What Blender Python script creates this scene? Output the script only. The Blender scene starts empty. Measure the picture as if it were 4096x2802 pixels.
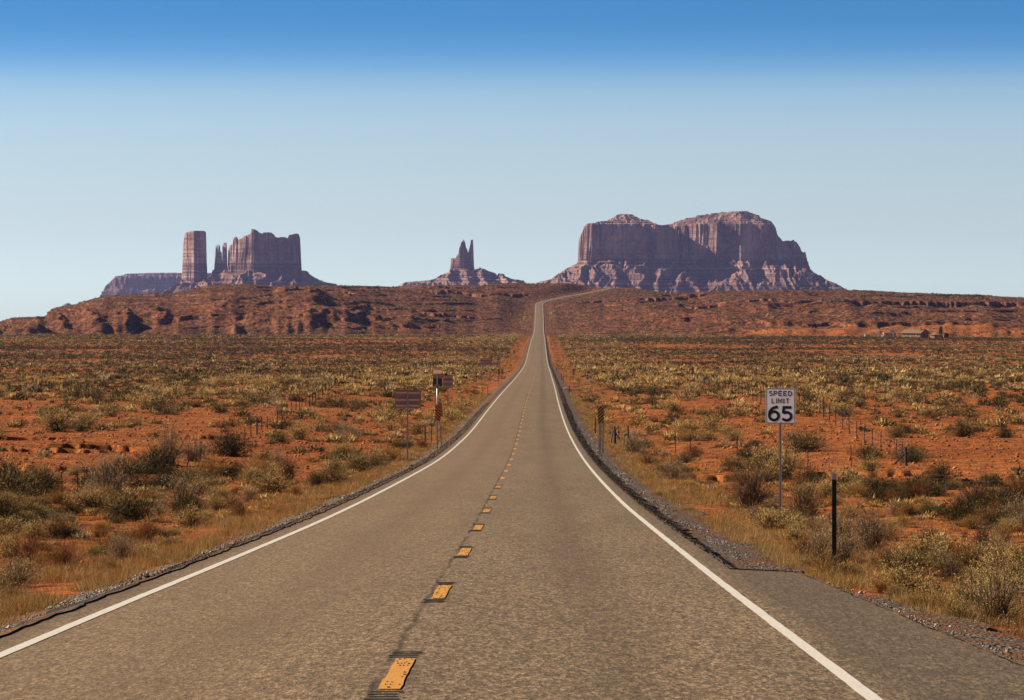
import bpy, math, random
import numpy as np
from mathutils import Vector

# ------------------------------------------------------------------ camera, sky, sun, exposure
F = 12338.0            # focal length in pixels of the 4096 px wide photograph
H = 1200.0             # row of the true horizon there
SC = bpy.context.scene
COL = SC.collection
cam_d = bpy.data.cameras.new('camera')
cam_d.sensor_width = 36.0
cam_d.lens = 36.0 * F / 4096.0
cam_d.shift_y = -(1401.0 - H) / 4096.0
cam_d.clip_start = 0.5
cam_d.clip_end = 60000.0
cam = bpy.data.objects.new('camera', cam_d)
cam.location = (0, 0, 0)
cam.rotation_euler = (math.radians(90), 0, 0)
COL.objects.link(cam)
SC.camera = cam

SUN_EL = math.radians(28)
SUN_AZ = math.radians(-75)       # left of and ahead of the camera
world = bpy.data.worlds.new('World')
SC.world = world
world.use_nodes = True
wn = world.node_tree.nodes
wl = world.node_tree.links
wn.clear()
w_out = wn.new('ShaderNodeOutputWorld')
w_bg = wn.new('ShaderNodeBackground')
w_sky = wn.new('ShaderNodeTexSky')
w_sky.sky_type = 'NISHITA'
w_sky.sun_disc = False
w_sky.sun_elevation = SUN_EL
w_sky.sun_rotation = SUN_AZ % (2 * math.pi)
w_sky.altitude = 1600
w_sky.air_density = 1.0
w_sky.dust_density = 0.6
w_sky.ozone_density = 2.0
w_tc = wn.new('ShaderNodeTexCoord')
w_sep = wn.new('ShaderNodeSeparateXYZ')
wl.new(w_tc.outputs['Generated'], w_sep.inputs[0])
w_mul = wn.new('ShaderNodeMath'); w_mul.operation = 'MULTIPLY'; w_mul.inputs[1].default_value = 2.0
wl.new(w_sep.outputs['Z'], w_mul.inputs[0])
w_ramp = wn.new('ShaderNodeValToRGB')
w_ramp.color_ramp.interpolation = 'LINEAR'
# clear-day gradient: pale and milky low down, deep blue a few degrees up
SKY_TINT = [(0.0, (1.357, 1.691, 2.141)), (0.0113, (1.357, 1.691, 2.141)), (0.0567, (1.258, 1.37, 1.607)), (0.0892, (1.252, 1.312, 1.489)), (0.1135, (1.198, 1.294, 1.457)), (0.1324, (1.037, 1.214, 1.436)), (0.1426, (0.819, 1.092, 1.415)), (0.1532, (0.522, 0.916, 1.361)), (0.1621, (0.369, 0.798, 1.319)), (0.1783, (0.226, 0.676, 1.194)), (0.1945, (0.21, 0.658, 1.168)), (0.25, (0.189, 0.592, 1.051)), (0.45, (0.13, 0.24, 0.46)), (1.0, (0.14, 0.22, 0.4))]
el = w_ramp.color_ramp.elements
el[0].position, el[0].color = SKY_TINT[0][0], (*SKY_TINT[0][1], 1)
el[1].position, el[1].color = SKY_TINT[-1][0], (*SKY_TINT[-1][1], 1)
for p, c in SKY_TINT[1:-1]:
    e = el.new(p); e.color = (*c, 1)
wl.new(w_mul.outputs[0], w_ramp.inputs[0])
w_mix = wn.new('ShaderNodeMix'); w_mix.data_type = 'RGBA'; w_mix.blend_type = 'MULTIPLY'
w_mix.inputs[0].default_value = 1.0
wl.new(w_sky.outputs[0], w_mix.inputs[6])
wl.new(w_ramp.outputs[0], w_mix.inputs[7])
wl.new(w_mix.outputs[2], w_bg.inputs['Color'])
w_bg.inputs['Strength'].default_value = 0.05
wl.new(w_bg.outputs[0], w_out.inputs['Surface'])

sun_d = bpy.data.lights.new('sun', 'SUN')
sun_d.energy = 4.8
sun_d.angle = math.radians(0.5)
sun_d.color = (1.0, 0.87, 0.69)
sun = bpy.data.objects.new('sun', sun_d)
to_sun = Vector((math.sin(SUN_AZ) * math.cos(SUN_EL), math.cos(SUN_AZ) * math.cos(SUN_EL), math.sin(SUN_EL)))
sun.rotation_euler = to_sun.to_track_quat('Z', 'Y').to_euler()
COL.objects.link(sun)
SC.view_settings.view_transform = 'Standard'
SC.view_settings.look = 'None'
SC.view_settings.exposure = 0.76
SC.view_settings.gamma = 1.0

# ------------------------------------------------------------------ small helpers
def tag(o, label=None, cat=None, group=None, kind=None):
    if label: o['label'] = label
    if cat: o['category'] = cat
    if group: o['group'] = group
    if kind: o['kind'] = kind
    return o

def link(name, me, mat=None, parent=None, loc=None):
    o = bpy.data.objects.new(name, me)
    COL.objects.link(o)
    if mat is not None:
        me.materials.append(mat)
    if parent is not None:
        o.parent = parent
    if loc is not None:
        o.location = loc
    return o

def empty(name, loc, label, cat, group=None, rz=0.0):
    o = bpy.data.objects.new(name, None)
    o.empty_display_size = 0.2
    COL.objects.link(o)
    o.location = loc
    o.rotation_euler = (0, 0, rz)
    return tag(o, label, cat, group)

def mesh_np(name, v, f, smooth=False, cols=None, uv=None):
    """v (n,3), f (m,k) with one k: fast mesh from arrays"""
    me = bpy.data.meshes.new(name)
    v = np.asarray(v, np.float32); f = np.asarray(f, np.int32)
    k = f.shape[1]
    me.vertices.add(len(v)); me.vertices.foreach_set('co', v.ravel())
    me.loops.add(f.size); me.loops.foreach_set('vertex_index', f.ravel())
    me.polygons.add(len(f))
    me.polygons.foreach_set('loop_start', np.arange(0, f.size, k, dtype=np.int32))
    if smooth:
        me.polygons.foreach_set('use_smooth', np.ones(len(f), bool))
    if cols is not None:
        a = me.attributes.new('tint', 'FLOAT_COLOR', 'POINT')
        c = np.ones((len(v), 4), np.float32); c[:, :3] = cols
        a.data.foreach_set('color', c.ravel())
    if uv is not None:
        l = me.uv_layers.new(name='UVMap')
        l.data.foreach_set('uv', np.asarray(uv, np.float32)[f.ravel()].ravel())
    me.update(calc_edges=True)
    me.validate()
    return me

def grid_faces(nr, nc):
    a = np.arange(nr * nc, dtype=np.int32).reshape(nr, nc)
    return np.stack([a[:-1, :-1], a[:-1, 1:], a[1:, 1:], a[1:, :-1]], -1).reshape(-1, 4)

class MB:
    """collects boxes, tubes and prisms into one mesh"""
    def __init__(s): s.v = []; s.f = []
    def add(s, vs, fs):
        n = len(s.v); s.v += [tuple(p) for p in vs]; s.f += [tuple(i + n for i in q) for q in fs]
    def box(s, cx, cy, cz, sx, sy, sz, rz=0.0, bev=0.0):
        c, w = math.cos(rz), math.sin(rz)
        x, y, z = sx / 2, sy / 2, sz / 2
        vs = []
        for X, Y, Z in ((-x,-y,-z),(x,-y,-z),(x,y,-z),(-x,y,-z),(-x,-y,z),(x,-y,z),(x,y,z),(-x,y,z)):
            vs.append((cx + X * c - Y * w, cy + X * w + Y * c, cz + Z))
        s.add(vs, [(3,2,1,0),(4,5,6,7),(0,1,5,4),(1,2,6,5),(2,3,7,6),(3,0,4,7)])
    def tube(s, pts, r, n=8, r2=None):
        pts = [Vector(p) for p in pts]
        rings = []
        for i, p in enumerate(pts):
            d = (pts[min(i + 1, len(pts) - 1)] - pts[max(i - 1, 0)]).normalized()
            u = d.orthogonal().normalized() if abs(d.z) < 0.99 else Vector((1, 0, 0))
            if abs(d.z) < 0.99: u = d.cross(Vector((0, 0, 1))).normalized()
            w = d.cross(u).normalized()
            rr = r if r2 is None else r + (r2 - r) * i / max(1, len(pts) - 1)
            rings.append([p + (u * math.cos(2 * math.pi * k / n) + w * math.sin(2 * math.pi * k / n)) * rr for k in range(n)])
        vs = [q for R in rings for q in R]
        fs = []
        for i in range(len(pts) - 1):
            for k in range(n):
                fs.append((i*n+k, i*n+(k+1)%n, (i+1)*n+(k+1)%n, (i+1)*n+k))
        fs.append(tuple(range(n))[::-1]); fs.append(tuple((len(pts)-1)*n+k for k in range(n)))
        s.add(vs, fs)
    def prism(s, poly, y0, y1):
        """polygon in (x, z), extruded along y"""
        n = len(poly)
        vs = [(x, y0, z) for x, z in poly] + [(x, y1, z) for x, z in poly]
        fs = [tuple(range(n)), tuple(range(n, 2 * n))[::-1]]
        for i in range(n):
            j = (i + 1) % n
            fs.append((i, i + n, j + n, j))
        s.add(vs, fs)
    def build(s, name, mat, parent=None, loc=None, smooth=False):
        me = bpy.data.meshes.new(name)
        me.from_pydata(s.v, [], s.f)
        me.validate(); me.update()
        if smooth:
            me.polygons.foreach_set('use_smooth', np.ones(len(me.polygons), bool))
        return link(name, me, mat, parent, loc)

def rounded_rect(w, h, r, n=5):
    out = []
    for cx, cz, a0 in ((w/2-r, h/2-r, 0), (-w/2+r, h/2-r, 90), (-w/2+r, -h/2+r, 180), (w/2-r, -h/2+r, 270)):
        for i in range(n + 1):
            a = math.radians(a0 + 90 * i / n)
            out.append((cx + r * math.cos(a), cz + r * math.sin(a)))
    return out

# ------------------------------------------------------------------ numpy noise
def _hash(ix, iy, seed):
    h = (ix.astype(np.int64) * 374761393 + iy.astype(np.int64) * 668265263 + seed * 1442695041) & 0xFFFFFFFF
    h = ((h ^ (h >> 13)) * 1274126177) & 0xFFFFFFFF
    return (h ^ (h >> 16)) & 0xFFFFFFFF

def noise(x, y, seed=0):
    x = np.asarray(x, np.float64); y = np.asarray(y, np.float64)
    x0 = np.floor(x); y0 = np.floor(y)
    fx = x - x0; fy = y - y0
    u = fx * fx * fx * (fx * (fx * 6 - 15) + 10); v = fy * fy * fy * (fy * (fy * 6 - 15) + 10)
    out = 0
    for dx in (0, 1):
        for dy in (0, 1):
            a = _hash(x0 + dx, y0 + dy, seed) * (2 * math.pi / 4294967296.0)
            g = np.cos(a) * (fx - dx) + np.sin(a) * (fy - dy)
            out = out + g * (u if dx else 1 - u) * (v if dy else 1 - v)
    return out * 1.5

def fbm(x, y, seed=0, octv=4, gain=0.5):
    s = 0; a = 1.0
    for i in range(octv):
        s = s + a * noise(x * 2 ** i, y * 2 ** i, seed + i * 17)
        a *= gain
    return s

def ridged(x, y, seed=0, octv=3):
    s = 0; a = 1.0
    for i in range(octv):
        s = s + a * (1 - 2 * np.abs(noise(x * 2 ** i, y * 2 ** i, seed + i * 13)))
        a *= 0.5
    return s

def sstep(a, b, x):
    t = np.clip((x - a) / (b - a), 0, 1)
    return t * t * (3 - 2 * t)

# ------------------------------------------------------------------ the road's line and the land's height
_D = [-150, 0, 21.5, 35.3, 42.5, 62, 77.5, 92, 112, 141, 158, 180, 215, 243, 273, 313, 358, 409, 472, 551, 648, 763, 919, 1006, 1086, 1178, 1315, 1461, 1644, 1961, 2280, 2575, 2908, 2979, 3000, 3040, 3080, 3140, 3215, 3285, 3320, 3345, 3380, 3450, 3700]
_Y = [None, None, 2785, 2376, 2270, 2100, 2021, 1964, 1907, 1848, 1818, 1781, 1733, 1696, 1660, 1623.6, 1592, 1565, 1541, 1521, 1500, 1480, 1462, 1449.7, 1431.7, 1412, 1394, 1372, 1355, 1342, 1329.7, 1275, 1240.5, 1220, 1213, 1204, 1197.5, 1186, 1175, 1163, 1157, 1152.5, 1151.5, None, None]
_Z = [(H - y) * d / F if y is not None else None for d, y in zip(_D, _Y)]
_Z[0], _Z[1] = 2.0, -1.85
_Z[-2], _Z[-1] = 11.0, 4.0
_XD = [-150, 0, 21.5, 35.3, 42.5, 62, 77.5, 92, 112, 141, 158, 180, 215, 273, 358, 472, 648, 763, 919, 1086, 1315, 1644, 1961, 2280, 2575, 2979, 3000, 3040, 3080, 3140, 3215, 3285, 3320, 3345, 3380, 3450, 3700]
_XX = [-1.3, -1.0, -.90, -.84, -.79, -.66, -.58, -.48, -.33, -.08, .06, .22, .49, .95, 1.77, 3.0, 4.75, 5.85, 7.25, 8.75, 10.8, 14, 16.9, 19.9, 22.7, 26.3, 27, 33.3, 42.4, 56.2, 75.6, 93.2, 101, 106.6, 116, 134, 190]
_g = np.concatenate([np.arange(-150, 60, 1.0), np.arange(60, 600, 2.0), np.arange(600, 3700, 5.0)])
def _smooth(xs, ys, width):
    d = np.interp(_g, xs, ys)
    out = np.zeros_like(d)
    for k in np.linspace(-1, 1, 9):
        w = width(_g)
        out += np.interp(_g + k * w, xs, ys)
    return out / 9
_wz = lambda g: np.where(g > 2900, 18, np.clip(np.abs(g) * 0.10, 3, 110))
_wx = lambda g: np.where(g > 2900, 12, np.clip(np.abs(g) * 0.10, 3, 60))
_gz = _smooth(_D, _Z, _wz)
_gx = _smooth(_XD, _XX, _wx)
def zroad(y): return np.interp(y, _g, _gz)
def xroad(y): return np.interp(y, _g, _gx)

SIL = np.array([(-800, 1345), (-300, 1325), (0, 1292), (45, 1276), (180, 1268), (211, 1237), (290, 1222), (380, 1196), (420, 1187), (560, 1179), (700, 1177), (740, 1166), (840, 1145), (1000, 1142), (1085, 1150), (1240, 1146), (1290, 1146), (1400, 1148), (1589, 1152), (1703, 1146), (1755, 1143), (1944, 1144), (1963, 1138), (1992, 1134), (2157, 1134), (2300, 1134), (2394, 1144), (2413, 1150), (2450, 1151), (2500, 1147), (2558, 1154), (2630, 1170), (2678, 1176), (2793, 1173), (2823, 1169), (3124, 1166), (3377, 1164), (3519, 1167), (3613, 1173), (3896, 1183), (4096, 1194), (4400, 1214), (5200, 1240)], float)
D0 = np.array([(-800, 2050), (0, 2010), (900, 1990), (1500, 2010), (2000, 2180), (2080, 2300), (2240, 2300), (2330, 2180), (2700, 1950), (3200, 1780), (4096, 1745), (5200, 1745)], float)
PW = np.array([(-800, .42), (0, .40), (900, .46), (1400, .62), (1800, 1.1), (2050, 1.6), (2157, 1.9), (2350, 1.7), (2600, 1.1), (3000, .80), (3600, .70), (4200, .66)], float)
DS = 3270.0

def terrain(x, y):
    x = np.asarray(x, np.float64); y = np.asarray(y, np.float64)
    s = x - xroad(y); a = np.abs(s)
    zr = zroad(np.minimum(y, 2300))
    yy = np.maximum(y, 1.0)
    # the plain: rolls a little, more away from the road
    away = sstep(12, 60, a)
    z = zr + away * (0.55 * fbm(x / 110, y / 150, 3, 3) * sstep(120, 500, y) + 0.10 * fbm(x / 14, y / 18, 5, 3))
    z = z + 0.045 * fbm(x / 1.7, y / 2.3, 8, 2) * sstep(6, 10, a) * (1 - sstep(300, 420, y))
    z = z + 0.018 * fbm(x / 0.45, y / 0.6, 9, 2) * sstep(5, 8, a) * (1 - sstep(140, 200, y))
    # old ledges and the dry wash crossing near the road
    near = (1 - sstep(420, 520, y)) * away
    for (x0, x1, dd, slope, hh, sd) in LEDGES:
        fl = .22 * (x1 - x0)
        m = sstep(x0 - 1, x0 + fl, x) * (1 - sstep(x1 - fl, x1 + 1, x))
        edge = dd + slope * (x - 0.5 * (x0 + x1)) + 1.6 * fbm(x / 9, x / 9 + sd, sd, 3) + 0.5 * fbm(x / 0.9, y / 3.0, sd + 5, 2)
        drop = hh * (0.95 + 0.3 * noise(x / 5, x * 0 + sd, sd + 2))
        t = y - edge
        z = z - m * drop * np.where(t < 0, np.clip(1 + t / 11.0, 0, 1) ** 1.5, 1 - sstep(0, 0.45, t))
    # hills beyond the plain
    u = 2048 + F * x / yy
    d0 = np.interp(u, D0[:, 0], D0[:, 1]) + 45 * fbm(u / 160, u * 0, 21, 3)
    far = y > 1650
    if np.any(far):
        t = (y - d0) / (DS - d0)
        ys = np.interp(u, SIL[:, 0], SIL[:, 1])
        zp = zroad(np.minimum(d0, 2300))
        zS = (H - ys) * DS / F
        pw = np.interp(u, PW[:, 0], PW[:, 1])
        tc = np.clip(t, 0, 1)
        ramp = zp + (zS - zp) * (((tc + .03) ** pw - .03 ** pw) / (1.03 ** pw - .03 ** pw))
        env = sstep(0, .06, tc) * (1 - 0.55 * sstep(.86, 1, tc)) * (.15 + .85 * sstep(15, 110, a))
        warp = 2.2 * fbm(x / 330, y / 90, 31, 3) + 0.9 * (ridged(x / 60, y / 34, 33, 2) - .5)
        q = ramp + env * warp
        q = q + .8 * noise(x / 400, y / 300, 37)
        i_ = np.clip(np.searchsorted(STEPS, q) - 1, 0, len(STEPS) - 2)
        base = STEPS[i_]; st = STEPS[i_ + 1] - base; fr = (q - base) / st
        fr2 = np.where(fr < .50, .24 * fr / .50, np.where(fr < .515, .24 + .64 * (fr - .50) / .015, .88 + .12 * (fr - .515) / .485))
        terr = base + st * fr2
        q2 = terr / 1.25 + .5 * noise(x / 90, y / 60, 39); f3 = q2 - np.floor(q2)
        terr = terr + .85 * (np.where(f3 < .6, .35 * f3 / .6, np.where(f3 < .64, .35 + .55 * (f3 - .6) / .04, .9 + .1 * (f3 - .64) / .36)) - f3) * np.clip(.6 + fbm(x / 120, y / 70, 47, 2), 0, 1)
        mixk = env * np.clip(0.72 + 0.8 * fbm(x / 170, y / 42, 41, 3), 0.1, 1)
        hz = q * (1 - mixk) + terr * mixk
        hz = hz + env * (0.5 * (ridged(x / 20, y / 26, 51, 3) - .6) + 0.30 * fbm(x / 6, y / 8, 53, 2))
        wl_ = np.interp(u, [-800, 1300, 1700, 2300, 2700, 5000], [3.0, 2.6, 1.8, 1.0, 1.6, 2.0]) * (.15 + .85 * sstep(20, 130, a))
        hz = hz + wl_ * (ridged(x / 66 + .55 * noise(x / 55, y / 110, 43), y / 250 + .4 * noise(x / 80, y / 90, 44), 45, 2) - .75) * sstep(.004, .05, tc) * (1 - sstep(.30, .62, tc))
        for (uc, A, w_, t0, t1) in SPURS:
            k_ = (u - uc) / (w_ * F / 2300.0) + .35 * noise(y / 60, u * 0 + uc, int(uc))
            pr = np.interp(k_, [-1.6, -1, 0, .28, .5], [0, .15, 1, .12, 0])
            hz = hz + A * pr * sstep(t0, t0 + .05, tc) * (1 - sstep(t1 * .55, t1, tc))
        for (u0, u1, db, sl, hb_, fd) in BLUFFS:
            eb = db + sl * (u - .5 * (u0 + u1)) + 40 * fbm(u / 170, u * 0 + db, int(db), 3) + 14 * fbm(u / 34, u * 0 + db, int(db) + 1, 3)
            mb_ = sstep(u0, u0 + 160, u) * (1 - sstep(u1 - 160, u1, u)) * np.clip(.75 + .7 * noise(u / 120, u * 0 + db, int(db) + 2), .15, 1.1)
            tb_ = y - eb
            hz = hz - hb_ * mb_ * np.where(tb_ < 0, np.clip(1 + tb_ / fd, 0, 1), 1 - sstep(0, 3.2, tb_))
        # knob with a cap of rock, left of the middle
        kx = (1142 - 2048) * 2700 / F
        rr = np.hypot((x - kx) / 1.0, (y - 2720) / 2.6)
        knob = 5.2 * (1 - sstep(9, 24, rr)) + 4.6 * (1 - sstep(8.5, 10.5, rr + 1.2 * noise(x / 4, y / 8, 61)))
        hz = hz + knob * 0.62
        back = np.clip((y - DS) / 1000.0, 0, None)
        hz = np.where(y > DS, zS + (hz - ramp) * np.exp(-back * 8) - 30 * sstep(0, 1.2, back) - 14.0 * np.clip(back - .3, 0, None), hz)
        zpl = np.where(t > 0, hz, z)
        # the road's own cut and bank
        w = sstep(10, 55, a) if False else sstep(7.5, 36, a)
        zrr = zroad(y)
        crest = 1 - sstep(3380, 3480, y)
        hz2 = zpl * w + zrr * (1 - w)
        hz2 = hz2 * crest + zpl * (1 - crest)
        cutz = zrr + .04 * np.clip(a - 7, 0, None)
        inc = sstep(2950, 3010, y) * (1 - sstep(3335, 3350, y)) * (s > 0) * (a < 130)
        hz2 = np.where(inc > 0, hz2 * (1 - inc) + np.minimum(hz2, cutz) * inc, hz2)
        z = np.where(far & (t > -0.02), np.where(t > 0, hz2, z), z)
    # shoulder, ditch beside the road
    zr2 = zroad(y)
    onroad = (1 - sstep(3380, 3450, y)) * (y > -200)
    side = np.interp(a, [0, 4.5, 5.15, 8.5, 15, 26], [-0.85, -0.80, -0.44, -0.66, -0.42, 0.0])
    amt = 1 - 0.45 * sstep(700, 1600, y)
    z = z + onroad * amt * side
    lim = zr2 + side * amt
    k = onroad * (1 - sstep(4.6, 8, a))
    z = z * (1 - k) + lim * k
    return z

SPURS = [(150, 4.5, 20, .0, .25), (240, 6.0, 24, .0, .25), (365, 6.0, 22, .02, .25), (505, 6.5, 24, .0, .30), (650, 4.5, 22, .03, .30), (900, 3.5, 38, .05, .40), (1240, 9.5, 62, .0, .62), (1430, 4.5, 30, .10, .5), (1640, 3.5, 30, .05, .4), (2720, 4.5, 46, .25, .75), (3060, 3.5, 30, .3, .7), (3400, 3.5, 30, .35, .75)]
BLUFFS = [(1560, 2180, 3060, .02, 4.2, 260), (2230, 2900, 3010, .12, 5.2, 240), (2560, 3500, 2560, -.05, 2.6, 200), (3280, 5400, 2680, .06, 7.5, 300), (3000, 5400, 3080, .0, 3.0, 200), (-400, 700, 2330, .05, 3.6, 160), (1250, 2000, 2500, .0, 3.0, 200), (600, 1600, 2900, .02, 3.0, 160)]
LEDGES = []
STEPS = np.concatenate([[-60, -45, -34], np.cumsum([-27.5, 5.2, 1.6, 2.2, 5.8, 1.5, 3.6, 1.3, 4.8, 2.0, 1.4, 3.9, 1.6, 2.4, 5.0, 1.8, 3.0, 1.5, 4.4, 3, 3, 5])])
def px(x, y, d):
    return ((x - 2048) * d / F, d, (H - y) * d / F)
for (xa, xb, dpx, slope, hh, sd) in [
    (2600, 3700, 139, -0.42, 1.0, 71), (3420, 5200, 123, 0.55, .9, 72),
    (-700, 780, 141, 0.05, 0.45, 73), (-700, 560, 172, 0.10, 0.55, 74), (120, 900, 181, -0.22, 0.6, 75),
    (-700, 330, 200, 0.25, 0.6, 76), (560, 1010, 214, -0.2, 0.55, 78), (3000, 4600, 232, 0.1, 0.35, 79)]:
    LEDGES.append(((xa - 2048) * dpx / F, (xb - 2048) * dpx / F, dpx, slope, hh, sd))

_hy = np.concatenate([np.arange(16, 400, 0.25), np.arange(400, 1500, 1.0), np.arange(1500, 3400, 2.0)])
def hit(xs, ys):
    """where the sight line through a point of the photograph meets the land"""
    hy = _hy[_hy < 640] if ys > 1520 else (_hy[(_hy > 250) & (_hy < 1640)] if ys > 1405 else _hy)
    X = (xs - 2048) / F * hy
    zt = terrain(X, hy)
    zl = (H - ys) / F * hy
    k = np.argmax(zl <= zt)
    if not np.any(zl <= zt): k = len(hy) - 1
    return float(X[k]), float(hy[k]), float(zt[k])
def ground(x, y): return float(terrain(np.array([x]), np.array([y]))[0])

# ------------------------------------------------------------------ materials
class NT:
    def __init__(s, name):
        s.m = bpy.data.materials.new(name); s.m.use_nodes = True
        s.n = s.m.node_tree.nodes; s.l = s.m.node_tree.links
        s.b = s.n['Principled BSDF']; s.out = s.n['Material Output']
        s.b.inputs['Specular IOR Level'].default_value = 0.25
        s.b.inputs['Roughness'].default_value = 0.85
    def node(s, t, **kw):
        o = s.n.new(t)
        for k, v in kw.items(): setattr(o, k, v)
        return o
    def link(s, a, b): s.l.new(a, b)
    def coord(s, scale=(1, 1, 1), kind='Object'):
        t = s.node('ShaderNodeTexCoord'); m = s.node('ShaderNodeMapping')
        m.inputs['Scale'].default_value = scale
        s.link(t.outputs[kind], m.inputs[0]); return m.outputs[0]
    def geo(s, scale=(1, 1, 1)):
        t = s.node('ShaderNodeNewGeometry'); m = s.node('ShaderNodeMapping')
        m.inputs['Scale'].default_value = scale
        s.link(t.outputs['Position'], m.inputs[0]); return m.outputs[0]
    def noise(s, vec, scale, detail=4, rough=.55, dist=0.0):
        t = s.node('ShaderNodeTexNoise')
        t.inputs['Scale'].default_value = scale; t.inputs['Detail'].default_value = detail
        t.inputs['Roughness'].default_value = rough; t.inputs['Distortion'].default_value = dist
        s.link(vec, t.inputs['Vector']); return t.outputs['Fac']
    def vor(s, vec, scale, feat='F1', out='Distance'):
        t = s.node('ShaderNodeTexVoronoi', feature=feat); t.inputs['Scale'].default_value = scale
        s.link(vec, t.inputs['Vector']); return t.outputs[out]
    def ramp(s, fac, stops, interp='LINEAR'):
        r = s.node('ShaderNodeValToRGB'); r.color_ramp.interpolation = interp
        e = r.color_ramp.elements
        for i, (p, c) in enumerate(stops):
            k = e[i] if i < 2 else e.new(p)
            k.position = p
            k.color = (*c, 1) if isinstance(c, (tuple, list)) else (c, c, c, 1)
        s.link(fac, r.inputs[0]); return r.outputs[0]
    def mix(s, fac, a, b, mode='MIX'):
        m = s.node('ShaderNodeMix', data_type='RGBA', blend_type=mode)
        for v, i in ((fac, 0), (a, 6), (b, 7)):
            if hasattr(v, 'links'): s.link(v, m.inputs[i])
            elif i == 0: m.inputs[0].default_value = v
            else: m.inputs[i].default_value = (*v, 1)
        return m.outputs[2]
    def math(s, op, a, b=0.0, c=0.0):
        m = s.node('ShaderNodeMath', operation=op)
        for i, v in enumerate((a, b, c)):
            if hasattr(v, 'links'): s.link(v, m.inputs[i])
            else: m.inputs[i].default_value = v
        return m.outputs[0]
    def bump(s, hgt, strength, dist):
        b = s.node('ShaderNodeBump'); b.inputs['Strength'].default_value = strength
        b.inputs['Distance'].default_value = dist
        s.link(hgt, b.inputs['Height']); s.link(b.outputs[0], s.b.inputs['Normal'])
    def color(s, c):
        if hasattr(c, 'links'): s.link(c, s.b.inputs['Base Color'])
        else: s.b.inputs['Base Color'].default_value = (*c, 1)

def plain(name, c, rough=.7, metal=0.0, var=0.25, scale=8.0, spec=.25):
    t = NT(name)
    v = t.coord()
    n = t.noise(v, scale, 5)
    t.color(t.mix(n, tuple(k * (1 - var) for k in c), tuple(min(1, k * (1 + var)) for k in c)))
    t.b.inputs['Roughness'].default_value = rough; t.b.inputs['Metallic'].default_value = metal
    t.b.inputs['Specular IOR Level'].default_value = spec
    return t.m

def soil_material():
    t = NT('red_soil')
    p = t.geo()
    big = t.noise(p, 0.012, 4); mid = t.noise(p, 0.11, 5, .6); fine = t.noise(p, 1.6, 6, .65); tiny = t.noise(p, 9.0, 3, .7)
    c = t.ramp(mid, [(.28, (.26, .066, .015)), (.50, (.45, .130, .029)), (.74, (.58, .205, .054))])
    c = t.mix(t.ramp(big, [(.42, 0.0), (.62, .45)]), c, (.50, .180, .050))
    c = t.mix(t.ramp(fine, [(.40, .80), (.56, 0.0)]), c, (.085, .030, .011))
    c = t.mix(t.ramp(tiny, [(.60, 0.0), (.76, .45)]), c, (.56, .25, .10))
    t.color(c)
    t.b.inputs['Roughness'].default_value = .95; t.b.inputs['Specular IOR Level'].default_value = .08
    h = t.math('ADD', t.math('MULTIPLY', fine, 1.0), t.math('MULTIPLY', tiny, .35))
    t.bump(h, 1.0, .22)
    return t.m

def hill_material():
    t = NT('hill_rock')
    p = t.geo()
    strata = t.noise(t.geo((.004, .004, .55)), 1.0, 4, .6)
    mid = t.noise(t.geo((1, .35, 1)), .035, 6, .65); fine = t.noise(t.geo((1, .4, 1)), .33, 6, .75)
    c = t.ramp(mid, [(.28, (.125, .040, .016)), (.5, (.235, .074, .029)), (.72, (.38, .140, .066))])
    c = t.mix(t.ramp(strata, [(.40, 0.0), (.62, .55)]), c, (.30, .125, .068))
    c = t.mix(t.ramp(fine, [(.44, .90), (.54, 0.0)]), c, (.040, .024, .012))
    c = t.mix(t.ramp(fine, [(.60, 0.0), (.70, .5)]), c, (.42, .26, .17))
    t.color(c)
    t.b.inputs['Roughness'].default_value = .95; t.b.inputs['Specular IOR Level'].default_value = .06
    t.bump(t.math('ADD', fine, t.math('MULTIPLY', strata, .5)), 1.0, 1.3)
    return t.m

def butte_material(name, pale, red, dark):
    t = NT(name)
    st = t.noise(t.geo((.0016, .0016, 1.0)), .050, 3, .75); st2 = t.noise(t.geo((.006, .006, 1.0)), .17, 3, .7)
    z = t.node('ShaderNodeSeparateXYZ'); g = t.node('ShaderNodeNewGeometry'); t.link(g.outputs['Position'], z.inputs[0])
    fl = t.noise(t.geo((1, 1, .10)), .020, 7, .70, 1.2)
    bl = t.noise(t.geo((1, 1, .6)), .011, 6, .68, .5)
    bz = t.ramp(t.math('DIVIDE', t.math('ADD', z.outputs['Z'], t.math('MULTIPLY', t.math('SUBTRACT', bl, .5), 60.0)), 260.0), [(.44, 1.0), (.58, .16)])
    c = t.ramp(bl, [(.38, dark), (.50, red), (.62, pale)])
    c = t.mix(t.ramp(fl, [(.38, .80), (.49, 0.0)]), c, dark)
    c = t.mix(t.ramp(fl, [(.56, 0.0), (.66, .55)]), c, pale)
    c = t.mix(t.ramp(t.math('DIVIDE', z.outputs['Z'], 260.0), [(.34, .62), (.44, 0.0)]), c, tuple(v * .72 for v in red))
    c = t.mix(t.math('MULTIPLY', t.ramp(st, [(.38, .85), (.48, 0.0)]), bz), c, tuple(v * .8 for v in dark))
    c = t.mix(t.math('MULTIPLY', t.ramp(st2, [(.40, .75), (.50, 0.0)]), bz), c, dark)
    c = t.mix(t.math('MULTIPLY', t.ramp(st2, [(.56, 0.0), (.68, .5)]), bz), c, pale)
    t.color(c)
    t.b.inputs['Roughness'].default_value = .95; t.b.inputs['Specular IOR Level'].default_value = .05
    t.bump(t.math('ADD', t.math('MULTIPLY', st2, .9), t.math('ADD', t.math('MULTIPLY', fl, 1.2), bl)), 1.0, 10.0)
    return t.m

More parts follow.
